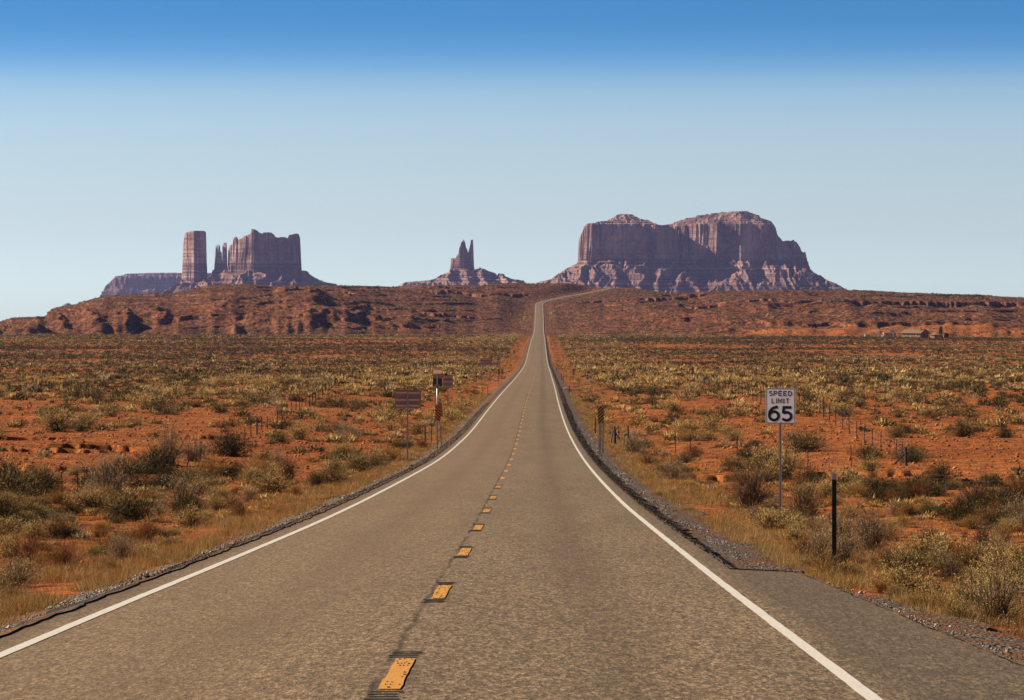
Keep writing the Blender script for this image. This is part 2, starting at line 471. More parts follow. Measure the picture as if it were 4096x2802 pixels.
def asphalt_material():
    t = NT('asphalt')
    p = t.geo((1, .26, 1))
    uv = t.node('ShaderNodeUVMap'); sep = t.node('ShaderNodeSeparateXYZ'); t.link(uv.outputs[0], sep.inputs[0])
    lat = sep.outputs['X']; lon = sep.outputs['Y']
    sp = t.noise(p, 26.0, 2, .8); sp2 = t.noise(p, 9.0, 3, .7); big = t.noise(t.geo((1, .12, 1)), .8, 4); huge = t.noise(p, .05, 3)
    c = t.ramp(sp, [(.28, (.066, .042, .021)), (.48, (.225, .152, .086)), (.70, (.54, .385, .235))])
    c = t.mix(t.ramp(sp2, [(.36, .62), (.55, 0.0)]), c, (.085, .066, .048))
    g3 = t.noise(p, 15.0, 3, .85)
    c = t.mix(t.ramp(g3, [(.34, .45), (.50, 0.0)]), c, (.066, .046, .026))
    c = t.mix(t.ramp(g3, [(.54, 0.0), (.70, .4)]), c, (.33, .245, .160))
    c = t.mix(t.ramp(big, [(.35, .30), (.60, 0.0)]), c, (.105, .078, .052))
    c = t.mix(t.ramp(huge, [(.45, 0.0), (.65, .35)]), c, (.235, .172, .112))
    # wheel paths: worn paler between, tar and oil in the middle of each lane
    al = t.math('ABSOLUTE', lat)
    lane = t.math('ABSOLUTE', t.math('SUBTRACT', al, 1.75))
    c = t.mix(t.math('MULTIPLY', t.ramp(t.math('DIVIDE', lane, 2.0), [(.0, 1.0), (.30, 0.0)]), .30), c, (.085, .060, .036))
    c = t.mix(t.math('MULTIPLY', t.ramp(t.math('ADD', t.math('MULTIPLY', lat, .14), .5), [(.30, 1.0), (.55, 0.0)]), .30), c, (.27, .175, .095))
    # crack along the centre joint, wandering
    wob = t.math('MULTIPLY', t.math('SUBTRACT', t.noise(t.geo((.0, 1, 0)), .55, 4), .5), .16)
    off = t.math('ABSOLUTE', t.math('ADD', t.math('ADD', lat, .10), wob))
    gap = t.ramp(t.noise(t.geo((0, 1, 0)), .35, 4), [(.38, .15), (.52, 1.0)])
    c = t.mix(t.math('MULTIPLY', t.ramp(t.math('DIVIDE', off, .045), [(.15, .62), (1.0, 0.0)]), gap), c, (.022, .018, .015))
    # raw edge outside the white lines
    c = t.mix(t.ramp(t.math('SUBTRACT', al, 3.5), [(.05, 0.0), (.40, .45)]), c, (.075, .062, .048))
    t.color(c)
    t.b.inputs['Roughness'].default_value = .9; t.b.inputs['Specular IOR Level'].default_value = .12
    t.bump(t.math('ADD', sp, t.math('MULTIPLY', sp2, .6)), .8, .012)
    return t.m

def paint_material(name, c, wear):
    t = NT(name)
    p = t.geo()
    n = t.noise(p, 16.0, 4, .75); b = t.noise(p, 1.6, 4)
    k = t.mix(b, tuple(v * .84 for v in c), c)
    k = t.mix(t.ramp(n, [(.30, wear), (.44, 0.0)]), k, (.14, .11, .08))
    t.color(k); t.b.inputs['Roughness'].default_value = .65
    t.bump(n, .6, .01)
    return t.m

def gravel_material(name, dark, mid, light, scale):
    t = NT(name)
    p = t.geo()
    cell = t.vor(p, scale, 'F1', 'Color'); dist = t.vor(p, scale, 'F1', 'Distance')
    sp = t.node('ShaderNodeSeparateColor'); t.link(cell, sp.inputs[0])
    c = t.ramp(sp.outputs[0], [(.1, dark), (.55, mid), (.95, light)])
    c = t.mix(t.ramp(dist, [(.35, 0.0), (.75, .8)]), c, tuple(v * .35 for v in dark))
    c = t.mix(t.ramp(t.noise(p, .9, 4), [(.46, 0.0), (.56, .95)]), c, (.20, .085, .030))
    t.color(c)
    t.bump(t.math('MULTIPLY', dist, -1.0), 1.0, .04)
    return t.m

M_SOIL = soil_material(); M_HILL = hill_material(); M_ASPH = asphalt_material()
M_WHITE = paint_material('white_road_paint', (.78, .72, .62), .45)
M_YELLOW = paint_material('yellow_road_paint', (.74, .34, .060), .9)
M_TAR = plain('black_tar', (.060, .046, .032), .8, var=.5, scale=30)
M_SHADEGRAVEL = gravel_material('shade_dark_gravel', (.014, .011, .008), (.040, .031, .021), (.13, .10, .07), 26.0)  # coarse gravel; shade of the shoulder slope is put into its near-black colour
M_GGRAVEL = gravel_material('grey_gravel', (.055, .043, .032), (.16, .13, .10), (.40, .34, .27), 18.0)
M_DIRTROAD = gravel_material('dirt_track', (.24, .14, .09), (.38, .25, .17), (.48, .34, .25), 3.0)

# ------------------------------------------------------------------ ground and hills
def fan(name, tans, ys, mat, apex, smooth=True, dz=0.0):
    T, Y = np.meshgrid(tans, ys)
    X = T * (Y + apex)
    Z = terrain(X, Y) + dz
    v = np.stack([X, Y, Z], -1).reshape(-1, 3)
    o = link(name, mesh_np(name, v, grid_faces(len(ys), len(tans)), smooth), mat)
    return tag(o, kind='structure')

def cols(n, w=.185):
    out = np.concatenate([np.linspace(-1.25, -.26, 14), np.linspace(-.25, -w - .004, 14), np.linspace(-w, w, n), np.linspace(w + .004, .25, 14), np.linspace(.26, 1.25, 14)])
    return out
rows = [np.arange(-140, 16, 6.0), np.arange(16, 60, .4)]
y = 60.0; r = []
while y < 1900:
    r.append(y)
    y += .28 if 112 < y < 216 else max(.4, y * .0052)
rows.append(np.array(r))
GY = np.concatenate(rows)
link_ground = fan('ground', cols(900), np.append(GY, 1906.0), M_SOIL, 150.0)
HY = np.concatenate([np.arange(1745, 1900, 2.2), np.arange(1900, 3420, 1.55), np.geomspace(3420, 14000, 60)])
HY = HY[HY >= 1895]
hills = fan('hills', cols(1150), HY, M_HILL, 150.0, smooth=False)

# ------------------------------------------------------------------ road
HALF = 3.465
def road_rows(y0, y1, k=.012, mn=.5, mx=6.0):
    out = [y0]
    while out[-1] < y1:
        out.append(out[-1] + min(mx, max(mn, out[-1] * k)))
    return np.array(out)
RY = road_rows(-40, 3450)
def tangent(y):
    dx = (xroad(y + 2) - xroad(y - 2)) / 4.0
    n = np.hypot(dx, 1)
    return dx / n, 1 / n
def strip(name, ys, offs, lifts, mat, parent=None, jag=None):
    """ribbon along the road: offs/lifts give the cross-section (offset to the right, height over the road)"""
    tx, ty = tangent(ys)
    V = []; U = []
    along = ys
    for i, (o, l) in enumerate(zip(offs, lifts)):
        oo = o(ys) if callable(o) else np.full_like(ys, o)
        if jag and i in jag: oo = oo + jag[i] * fbm(ys / 1.1, ys * 0 + i * 3.7, 90 + i, 4)
        ll = l(ys) if callable(l) else np.full_like(ys, l)
        V.append(np.stack([xroad(ys) + oo * ty, ys - oo * tx, zroad(ys) + ll], -1)); U.append(np.stack([oo, along], -1))
    V = np.stack(V, 1).reshape(-1, 3); U = np.stack(U, 1).reshape(-1, 2)
    me = mesh_np(name, V, grid_faces(len(ys), len(offs)), True, uv=U)
    return link(name, me, mat, parent)
pull = lambda y: 1 - sstep(42.2, 43.4, y)
re = lambda y: 3.90 + .85 * pull(y) + np.interp(y, [20, 43], [.42, 0])
crown = lambda o: -0.016 * abs(o)
road = strip('road', RY, [-3.95, -3.4, -1.7, 0, 1.7, 3.4, re], [crown(3.95), crown(3.4), crown(1.7), 0, crown(1.7), crown(3.4), crown(4.0)], M_ASPH, jag={0: .06, 6: .06})
tag(road, kind='structure')
lift = lambda y: .006 + np.maximum(y, 0) * 4e-6
FY = road_rows(-40, 3440, .006, .35, 4.0)
WL = .058
lw = lambda y: WL + np.clip(y - 600, 0, 2500) * 1.4e-5
strip('edge_line', FY, [lambda y: -HALF - lw(y), lambda y: -HALF + lw(y)], [lambda y: crown(HALF) + lift(y)] * 2, M_WHITE, road, jag={0: .006, 1: .006})
strip('edge_line', FY, [lambda y: HALF - lw(y), lambda y: HALF + lw(y)], [lambda y: crown(HALF) + lift(y)] * 2, M_WHITE, road, jag={0: .006, 1: .006})
# centre dashes: 1/(y-958) places them every 12.2 m
dash0 = 22.05
for k in range(100):
    a = dash0 + 12.2 * k
    b = a + 3.0
    w = .066
    ys = np.linspace(a, b, 9 if k < 12 else 4)
    strip('centre_dash', ys, [-w - .02 + .03, w + .03], [lift] * 2, M_YELLOW, road, jag={0: .012, 1: .012})
    if k < 7:
        mb = MB()
        rnd = random.Random(k)
        for yy in [a - .20 - .2 * i for i in range(4)] + [b + .18 + .2 * i for i in range(4)]:
            mb.box(float(xroad(yy)) + .0 + rnd.uniform(-.02, .02), yy, float(zroad(yy)) + float(lift(yy)) * .5, rnd.uniform(.17, .25), rnd.uniform(.04, .06), .004)
        mb.build('rumble_groove', M_TAR, road)
        mb = MB()
        for i in range(13):
            for j in range(4):
                if rnd.random() < .42:
                    yy = a + .12 + i * .23 + rnd.uniform(-.03, .03)
                    mb.box(float(xroad(yy)) + .03 - .055 + j * .033 + rnd.uniform(-.008, .008), yy, float(zroad(yy)) + float(lift(yy)) + .003, rnd.uniform(.008, .018), rnd.uniform(.02, .05), .004)
        mb.build('worn_spot', M_TAR, road)
SY = road_rows(-40, 3445, .006, .35, 4.0)
rgap = lambda y: re(y) - .06
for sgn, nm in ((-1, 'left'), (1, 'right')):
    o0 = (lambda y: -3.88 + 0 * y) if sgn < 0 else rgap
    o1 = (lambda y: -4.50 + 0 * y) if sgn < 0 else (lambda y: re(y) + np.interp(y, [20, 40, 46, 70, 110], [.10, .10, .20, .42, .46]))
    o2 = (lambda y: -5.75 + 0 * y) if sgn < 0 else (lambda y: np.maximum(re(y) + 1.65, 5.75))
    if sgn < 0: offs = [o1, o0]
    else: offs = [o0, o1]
    d = strip('shade_dark_shoulder', SY, offs, [-.24, -.045] if sgn < 0 else [-.045, -.22], M_SHADEGRAVEL, None, jag={0: .14, 1: .05} if sgn < 0 else {0: .05, 1: .14})  # gravel slope beside the asphalt, its shade painted in as near-black
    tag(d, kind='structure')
    offs = [o2, lambda y, o=o1: o(y) - .0 * sgn] if sgn < 0 else [lambda y, o=o1: o(y), o2]
    gdeep = -.52 if sgn < 0 else -.46
    d = strip('gravel_verge', SY, [offs[0], offs[1]], [gdeep, -.285] if sgn < 0 else [-.285, gdeep], M_GGRAVEL, None, jag={0: .25, 1: .06} if sgn < 0 else {0: .06, 1: .25})
    tag(d, kind='structure')
# ------------------------------------------------------------------ buttes and mesas
def poly_sdf(X, Y, P):
    """signed distance, positive inside"""
    P = np.asarray(P, float); n = len(P)
    best = np.full(X.shape, 1e9); ins = np.zeros(X.shape, bool)
    for i in range(n):
        ax, ay = P[i]; bx, by = P[(i + 1) % n]
        ex, ey = bx - ax, by - ay
        t = np.clip(((X - ax) * ex + (Y - ay) * ey) / (ex * ex + ey * ey), 0, 1)
        best = np.minimum(best, np.hypot(X - ax - t * ex, Y - ay - t * ey))
        c = ((ay <= Y) != (by <= Y))
        with np.errstate(divide='ignore', invalid='ignore'):
            xi = ax + (Y - ay) * ex / (ey if ey != 0 else 1e-9)
        ins ^= c & (X < xi)
    return np.where(ins, best, -best)

def butte(name, label, d, sil, outlines, mat, base=1200.0, talus=None, step=1.6, depth=(-230, 220), flute=(4, 2.2), seed=0, cap=.55, ledge=True, tnoise=3.0, cat='butte'):
    """heights in photo pixels above the row `base`, at distance d; the silhouette caps the rock"""
    s = d / F
    sil = np.array(sil, float)
    xs = np.arange(sil[0, 0] - 30, sil[-1, 0] + 30, step)
    ys = np.concatenate([np.arange(-max(o.get('L', 230.0) for o in outlines) - 70, -60, step * 2.6), np.arange(-60, 110, step * .95), np.arange(110, depth[1], step * 3)])
    X, Y = np.meshgrid(xs, ys)
    T = base - np.interp(X, sil[:, 0], sil[:, 1])
    T = T + tnoise * .5 * fbm(X / 5.5, X * 0 + Y / 40, seed + 3, 3)
    Hh = np.full(X.shape, -60.0)
    for ol in outlines:
        dl = poly_sdf(X, Y, ol['p'])
        f1 = flute[0] * (ridged(X / 46, Y / 46, seed + 11, 3) - .45) + flute[1] * (ridged(X / 21 + .8 * noise(X / 33, Y / 33, seed + 18), Y / 21, seed + 12, 2) - .3) * np.clip(.5 + 1.3 * noise(X / 60, Y / 60, seed + 19), .05, 1.2) + 1.0 * fbm(X / 4.5, Y / 4.5, seed + 13, 2)
        f1 = f1 + 7 * fbm(X / 120, Y / 120, seed + 14, 2) - 9 * np.clip(1 - np.abs(noise(X / 30 + .6 * noise(X / 40, Y / 40, seed + 16), Y / 30, seed + 15)) * 7, 0, 1) * (noise(X / 70, Y / 70, seed + 17) > -.1)
        de = dl + f1 * ol.get('fl', 1.0)
        rim = base - (np.interp(X, *zip(*ol['rim'])) if 'rim' in ol else np.interp(X, sil[:, 0], sil[:, 1]))
        foot = base - ol['foot']
        w = ol.get('w', 15.0)
        q = np.clip(de / w, 0, 1)
        # benches low on the wall, then the sheer face
        prof = np.interp(q, [0, .05, .16, .22, .33, .39, .52, .90, 1.0], [0, .12, .15, .26, .29, .40, .44, .97, 1.0])
        wall = foot + (rim - foot) * prof
        top = rim + np.clip(de - w, 0, None) * cap
        if ledge:
            st = 9.0
            tb = np.floor(top / st); tf = top / st - tb
            top = np.where(de > w, st * (tb + np.interp(tf, [0, .55, .8, 1], [0, .22, .95, 1])), top)
            top = np.maximum(top, np.where(de > w, rim, -99))
        rock = np.where(de < w, wall, top)
        L = ol.get('L', 230.0)
        spur = ridged(X / 75 + .4 * noise(X / 90, Y / 90, seed + 5), Y / 210, seed + 21, 3)
        td = -de
        tl = foot * (1 - np.clip(td / L, 0, 2)) + (spur - .55) * np.interp(td, [0, 25, 110, L], [0, 22, 26, 14]) + 2.2 * fbm(X / 9, Y / 9, seed + 23, 3)
        # soft beds standing out of the talus
        st = 17.0
        tb = np.floor(tl / st); tf = tl / st - tb
        tl = .45 * tl + .55 * st * (tb + np.interp(tf, [0, .55, .75, 1], [0, .35, .92, 1]))
        h = np.where(de > 0, np.maximum(rock, foot), tl)
        Hh = np.maximum(Hh, h)
    Hh = np.minimum(Hh, T)
    Hh = np.where((X < sil[0, 0]) | (X > sil[-1, 0]), -60, Hh)
    Zc = (H - base + Hh) * s
    V = np.stack([(X - 2048) * s, d + Y * s, Zc], -1).reshape(-1, 3)
    cx = .5 * (sil[0, 0] + sil[-1, 0])
    o0 = np.array([(cx - 2048) * s, d, 0.0])
    o = link(name, mesh_np(name, V - o0, grid_faces(len(ys), len(xs)), False), mat, None, Vector(o0))
    return tag(o, label, cat)

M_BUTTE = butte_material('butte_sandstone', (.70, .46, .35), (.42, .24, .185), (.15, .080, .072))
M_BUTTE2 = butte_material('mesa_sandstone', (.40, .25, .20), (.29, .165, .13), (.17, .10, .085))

sil_r = [(2120, 1150), (2153, 1130), (2205, 1118), (2233, 1096), (2271, 1073), (2292, 1062), (2312, 1054), (2317, 958), (2325, 939), (2340, 903.6), (2350, 894), (2382, 893), (2388, 888), (2430, 883), (2450, 872), (2478, 854), (2534, 855.5), (2538, 862), (2567, 876), (2597, 880), (2609, 889), (2634, 898), (2655, 899), (2689, 893), (2714, 883), (2743, 872), (2789, 858), (2817, 846.6), (2875, 844), (2998, 842), (3019, 851), (3046, 860), (3048, 869), (3094, 884), (3112, 908), (3116, 942), (3136, 965), (3168, 961), (3171, 966), (3181, 959), (3195, 957), (3205, 977), (3213, 1003.5), (3224, 1011.5), (3234.6, 1003.5), (3237, 1022), (3241, 1078), (3280, 1104.6), (3301, 1123), (3330, 1134), (3375, 1160), (3400, 1178)]
rim_r = [(2300, 950), (2345, 897), (2400, 894), (2640, 902), (2700, 905), (2800, 893), (3000, 893), (3090, 905), (3116, 945), (3250, 1010)]
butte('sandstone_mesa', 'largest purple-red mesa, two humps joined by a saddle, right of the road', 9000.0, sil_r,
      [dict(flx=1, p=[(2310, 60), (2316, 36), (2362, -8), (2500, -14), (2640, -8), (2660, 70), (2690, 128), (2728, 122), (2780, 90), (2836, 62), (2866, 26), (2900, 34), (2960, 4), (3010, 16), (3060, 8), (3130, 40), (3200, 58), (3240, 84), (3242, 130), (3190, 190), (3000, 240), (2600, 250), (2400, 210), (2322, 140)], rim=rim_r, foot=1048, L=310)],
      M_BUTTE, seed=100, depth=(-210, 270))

sil_b = [(800, 1180), (822, 1140), (838, 1110), (847, 1094), (848, 1010), (849, 975), (852, 957), (860, 957), (866, 971), (874, 983), (876, 1006), (881, 1009), (882.5, 1060), (884, 1060), (885, 985), (889, 972), (900, 970), (902, 985), (904, 1093), (907, 1093), (910, 1010), (912, 987), (921, 978), (925, 979), (927, 992), (929, 965), (934, 951), (941, 947), (946, 955), (950, 975), (952, 996), (954, 960), (957, 956), (964, 958), (975, 948), (1005, 937), (1009, 920), (1014, 917), (1022, 921), (1028, 928), (1046, 936), (1053, 930), (1080, 930), (1091, 939), (1096, 948), (1112, 951), (1119, 948), (1139, 949), (1145, 954), (1153, 940), (1178, 934), (1189, 935), (1198, 955), (1201, 975), (1203, 1040), (1208, 1080), (1228, 1087), (1241, 1100), (1253, 1108), (1262, 1114), (1275, 1121), (1295, 1130), (1337, 1136), (1360, 1180)]
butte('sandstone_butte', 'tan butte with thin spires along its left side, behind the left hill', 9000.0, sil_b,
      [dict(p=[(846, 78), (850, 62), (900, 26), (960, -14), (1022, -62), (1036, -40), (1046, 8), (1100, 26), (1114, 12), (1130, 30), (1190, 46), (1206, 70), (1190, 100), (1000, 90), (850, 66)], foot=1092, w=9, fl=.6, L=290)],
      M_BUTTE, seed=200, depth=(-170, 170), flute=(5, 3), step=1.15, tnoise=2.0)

sil_a = [(640, 1190), (667, 1172), (690, 1152), (708, 1140), (722, 1131), (721, 1062), (727, 1030), (727, 985), (733.5, 948), (738, 932), (749, 928), (777, 924), (813, 924), (821, 929), (822, 953), (825, 1001), (821, 1030), (822, 1098), (845, 1103), (870, 1120), (900, 1190)]
butte('rock_tower', 'lone square rock tower standing left of the spired butte', 9050.0, sil_a,
      [dict(p=[(721, 52), (726, 38), (778, -20), (788, -4), (824, 34), (822, 66), (780, 84), (728, 70)], foot=1128, w=7, fl=.4, L=210)],
      M_BUTTE, seed=300, depth=(-150, 150), flute=(5, 4), step=1.0, tnoise=1.2)

sil_c = [(1575, 1160), (1588, 1151), (1627, 1130), (1670, 1127), (1721, 1123), (1748, 1114), (1764, 1101), (1794, 1091), (1800, 1085), (1801, 1046), (1805, 1033), (1821, 1034.5), (1828, 1023), (1835, 1014), (1835.6, 996), (1841.5, 982), (1844, 971), (1855, 959), (1861, 973), (1863, 987), (1870, 1003), (1872, 1014), (1878, 991), (1880, 982), (1882, 975), (1881.8, 962), (1891.6, 959), (1893, 982), (1896, 1009), (1899, 1055), (1917, 1066), (1953, 1085), (1985, 1094), (2017, 1097), (2019, 1105), (2049, 1117), (2094.5, 1123), (2099, 1130), (2130, 1165)]
butte('twin_spire_butte', 'small butte with two slim spires on a wide cone, left of the road', 9600.0, sil_c,
      [dict(p=[(1799, 26), (1806, 14), (1838, -4), (1862, -10), (1880, -4), (1898, 22), (1896, 40), (1850, 50), (1806, 42)], foot=1084, w=6, fl=.3, L=430)],
      M_BUTTE, seed=400, depth=(-200, 200), flute=(4, 3), step=1.1, tnoise=1.0)

sil_d = [(404, 1215), (410, 1184), (416, 1148), (452, 1115), (458, 1106), (488, 1102), (500, 1096), (602, 1092), (681, 1091), (723, 1093), (843, 1092), (880, 1096), (900, 1120), (915, 1210)]
butte('long_low_mesa', 'long low bluish mesa farthest away, behind the lone rock tower', 14500.0, sil_d,
      [dict(p=[(408, 50), (414, 30), (455, 6), (500, -6), (900, -10), (910, 60), (800, 100), (440, 90)], foot=1152, w=10, L=120, rim=[(400, 1140), (450, 1112), (520, 1108), (900, 1108)])],
      M_BUTTE2, seed=500, depth=(-140, 130), flute=(8, 4), step=1.6, tnoise=1.5, base=1230.0, cat='mesa')
sil_e = [(244, 1240), (250, 1223), (257, 1217), (265, 1214), (275, 1214), (283, 1217), (290, 1224), (296, 1240)]
butte('distant_knoll', 'tiny bluish knoll peeping over the left end of the red hills', 13000.0, sil_e,
      [dict(p=[(246, 20), (270, -6), (294, 20), (270, 44)], foot=1222, w=12, L=60)],
      M_BUTTE2, seed=600, depth=(-60, 60), flute=(2, 2), step=1.2, tnoise=.8, base=1260.0, cat='knoll')
# ------------------------------------------------------------------ signs, posts, fences
M_STEEL = plain('galvanised_steel', (.42, .40, .38), .42, .75, .25, 25, .5)
M_DSTEEL = plain('dark_steel_post', (.040, .042, .036), .6, .2, .5, 30)
M_GSTEEL = plain('green_steel_post', (.045, .060, .045), .6, .1, .5, 30)
M_WOOD = plain('grey_wood_post', (.22, .17, .125), .9, 0, .5, 22)
M_DWOOD = plain('dark_wood_post', (.060, .050, .042), .9, 0, .6, 22)
M_WIRE = plain('rusty_wire', (.13, .10, .08), .6, .3, .3, 40)
M_SIGNW = plain('white_sign_sheeting', (.92, .90, .88), .45, 0, .04, 6, .4)
M_BLACK = plain('black_sign_ink', (.012, .012, .013), .5, 0, .2, 20)
M_BACK = plain('dull_sign_back', (.42, .225, .125), .6, .15, .18, 7)
M_RAIL = plain('sign_stringer_metal', (.66, .54, .47), .5, .1, .2, 30)
M_ORANGE = plain('orange_reflective', (.88, .30, .04), .5, 0, .1, 12, .4)
M_AMBER = plain('amber_reflective', (.70, .40, .07), .5, 0, .12, 12, .4)
M_PANEL = plain('solar_cell', (.020, .022, .030), .3, 0, .2, 9, .5)
M_TANBOX = plain('tan_cabinet', (.42, .27, .17), .6, .1, .15, 9)
M_REFL = plain('grey_reflector', (.52, .47, .46), .4, .2, .1, 30, .5)
M_RED = plain('faded_red_sign', (.46, .10, .07), .6, 0, .3, 14)
M_WHITEPAINT = plain('white_painted_post', (.70, .66, .60), .6, 0, .2, 20)
M_YGREEN = plain('yellow_green_post', (.36, .38, .06), .6, 0, .2, 20)

def uchannel(mb, x, y, z0, z1, w=.06, dpt=.03):
    """hat-section post: web and two flanges"""
    h = z1 - z0; zc = (z0 + z1) / 2
    mb.box(x, y, zc, w * .45, .006, h)
    mb.box(x - w * .24, y - dpt * .5 - .004, zc, .006, dpt, h)
    mb.box(x + w * .24, y - dpt * .5 - .004, zc, .006, dpt, h)
    mb.box(x - w * .38, y - dpt - .008, zc, w * .24, .006, h)
    mb.box(x + w * .38, y - dpt - .008, zc, w * .24, .006, h)

def ribbon(mb, pts, w, y, closed=False):
    """flat stroke of width w along pts in (x, z), at depth y"""
    P = [np.array(p, float) for p in pts]
    n = len(P); L = []
    for i in range(n):
        a = P[(i - 1) % n] if (i > 0 or closed) else P[i]
        b = P[(i + 1) % n] if (i < n - 1 or closed) else P[i]
        d1 = P[i] - a; d2 = b - P[i]
        l1 = np.hypot(*d1); l2 = np.hypot(*d2)
        d1 = d1 / l1 if l1 > 0 else d2 / l2
        d2 = d2 / l2 if l2 > 0 else d1
        t = d1 + d2; t /= np.hypot(*t)
        nn = np.array([-t[1], t[0]])
        k = 1 / max(.45, float(np.dot(nn, np.array([-d1[1], d1[0]]))))
        L.append((P[i] + nn * w / 2 * k, P[i] - nn * w / 2 * k))
    vs = [(q[0], y, q[1]) for pr in L for q in pr]
    fs = []
    for i in range(n if closed else n - 1):
        j = (i + 1) % n
        fs.append((2 * i, 2 * j, 2 * j + 1, 2 * i + 1))
    mb.add(vs, fs)

def arc(cx, cz, rx, rz, a0, a1, n=16):
    return [(cx + rx * math.cos(math.radians(a0 + (a1 - a0) * i / n)), cz + rz * math.sin(math.radians(a0 + (a1 - a0) * i / n))) for i in range(n + 1)]
def bez(a, b, c, n=12):
    return [((1-t)**2*a[0]+2*t*(1-t)*b[0]+t*t*c[0], (1-t)**2*a[1]+2*t*(1-t)*b[1]+t*t*c[1]) for t in [i / n for i in range(n + 1)]]
GLYPH = {
    'S': [arc(.5, .745, .36, .21, 35, 270) + arc(.5, .275, .40, .24, 90, -145)[1:]],
    'P': [[(.10, -.04), (.10, 1.04)], [(.10, .96), (.52, .96)] + arc(.52, .71, .36, .25, 90, -90)[1:] + [(.10, .46)]],
    'E': [[(.10, -.04), (.10, 1.04)], [(.10, .96), (.90, .96)], [(.10, .5), (.80, .5)], [(.10, .04), (.90, .04)]],
    'D': [[(.10, -.04), (.10, 1.04)], [(.10, .96), (.42, .96)] + arc(.42, .5, .48, .46, 90, -90)[1:] + [(.10, .04)]],
    'L': [[(.12, 1.04), (.12, -.04)], [(.12, .04), (.90, .04)]],
    'I': [[(.5, 1.04), (.5, -.04)]],
    'M': [[(.06, -.04), (.06, 1.0), (.5, .28), (.94, 1.0), (.94, -.04)]],
    'T': [[(.02, .96), (.98, .96)], [(.5, .96), (.5, -.04)]],
    '6': [arc(.5, .33, .40, .29, 180, 540, 32)[:-1] + [None], bez((.10, .36), (.10, .90), (.84, .935), 18)],
    '5': [[(.90, .915), (.24, .915), (.18, .50)], [(.18, .50)] + arc(.47, .31, .415, .27, 128, -128, 26)[1:] + [(.10, .13)]],
}
def text(mb, s, x0, x1, z0, z1, w, y, gap=.30, widths={}):
    """letters filling x0..x1"""
    ws = [widths.get(c, 1.0) for c in s]
    u = (x1 - x0) / (sum(ws) + gap * (len(s) - 1))
    x = x0
    for c, k in zip(s, ws):
        for j, st in enumerate(GLYPH[c]):
            closed = st[-1] is None
            p = [(x + q[0] * u * k, z0 + q[1] * (z1 - z0)) for q in st if q is not None]
            ribbon(mb, p, w, y - .00012 * j, closed)
        x += u * (k + gap)

def put(xs, d):
    x = (xs - 2048) * d / F
    return x, d, ground(x, d)

# the speed limit sign
d = 78.7
x, y, z = put(3121.5, d)
sg = empty('speed_limit_sign', (x, y, z), 'white speed limit 65 sign on a single post, right of the road', 'road sign', rz=math.radians(-20))
zc = (H - 1624.5) * d / F - z
mb = MB(); uchannel(mb, 0, .045, -.4, zc + .40, .068, .034)
post = mb.build('post', M_STEEL, sg)
for k in range(3):
    mb = MB(); mb.box(.004, .0405, zc - .52 - .22 * k, .012, .006, .014); mb.build('bolt_hole', M_BLACK, post)
mb = MB(); mb.prism(rounded_rect(.79, .914, .045), -.003, .003)
pl = mb.build('sign_plate', M_SIGNW, sg, (0, 0, zc))
mb = MB(); ribbon(mb, rounded_rect(.75, .874, .032), .017, -.0052, True); mb.build('border', M_BLACK, pl)
mb = MB()
k = .79 / 347
tx = lambda v: (v - 271.5) * k
tz = lambda v: (269 - v) * .914 / 414
text(mb, 'SPEED', tx(139), tx(406), tz(152), tz(99), .0235, -.0055, .26)
text(mb, 'LIMIT', tx(170), tx(372), tz(238), tz(184), .0235, -.0055, .42, {'I': .25, 'M': 1.25, 'T': 1.05})
text(mb, '65', tx(131), tx(412), tz(441), tz(271), .072, -.0055, .12)
mb.build('lettering', M_BLACK, pl)
for vz in (93, 451):
    mb = MB(); mb.tube([(0, -.003, tz(vz)), (0, -.012, tz(vz))], .011, 10); mb.build('bolt', M_DSTEEL, pl)

# slotted marker post close to the camera
x, y, z = hit(3336, 2309)
hgt = (2309 - 1897) * y / F
mk = empty('marker_post', (x, y, z), 'dark perforated marker post with small grey plate, nearest the camera at right', 'marker post', 'roadside marker posts')
mb = MB(); uchannel(mb, 0, 0, -.2, hgt - .03, .075, .03); po = mb.build('post', M_DSTEEL, mk)
mb = MB()
n = int((hgt - .1) / .0254)
for i in range(n):
    mb.tube([(.004, -.0032, .06 + i * .0254), (.004, -.0044, .06 + i * .0254)], .0048, 6)
mb.build('hole_row', M_REFL, po)
mb = MB(); mb.prism([(px_ , pz_ + hgt - .04) for px_, pz_ in rounded_rect(.072, .098, .006, 2)], -.052, -.046); pt = mb.build('reflector_plate', M_REFL, mk)
for dz in (-.022, .022):
    mb = MB(); mb.tube([(0, -.052, hgt - .04 + dz), (0, -.056, hgt - .04 + dz)], .007, 8); mb.build('bolt', M_BLACK, pt)

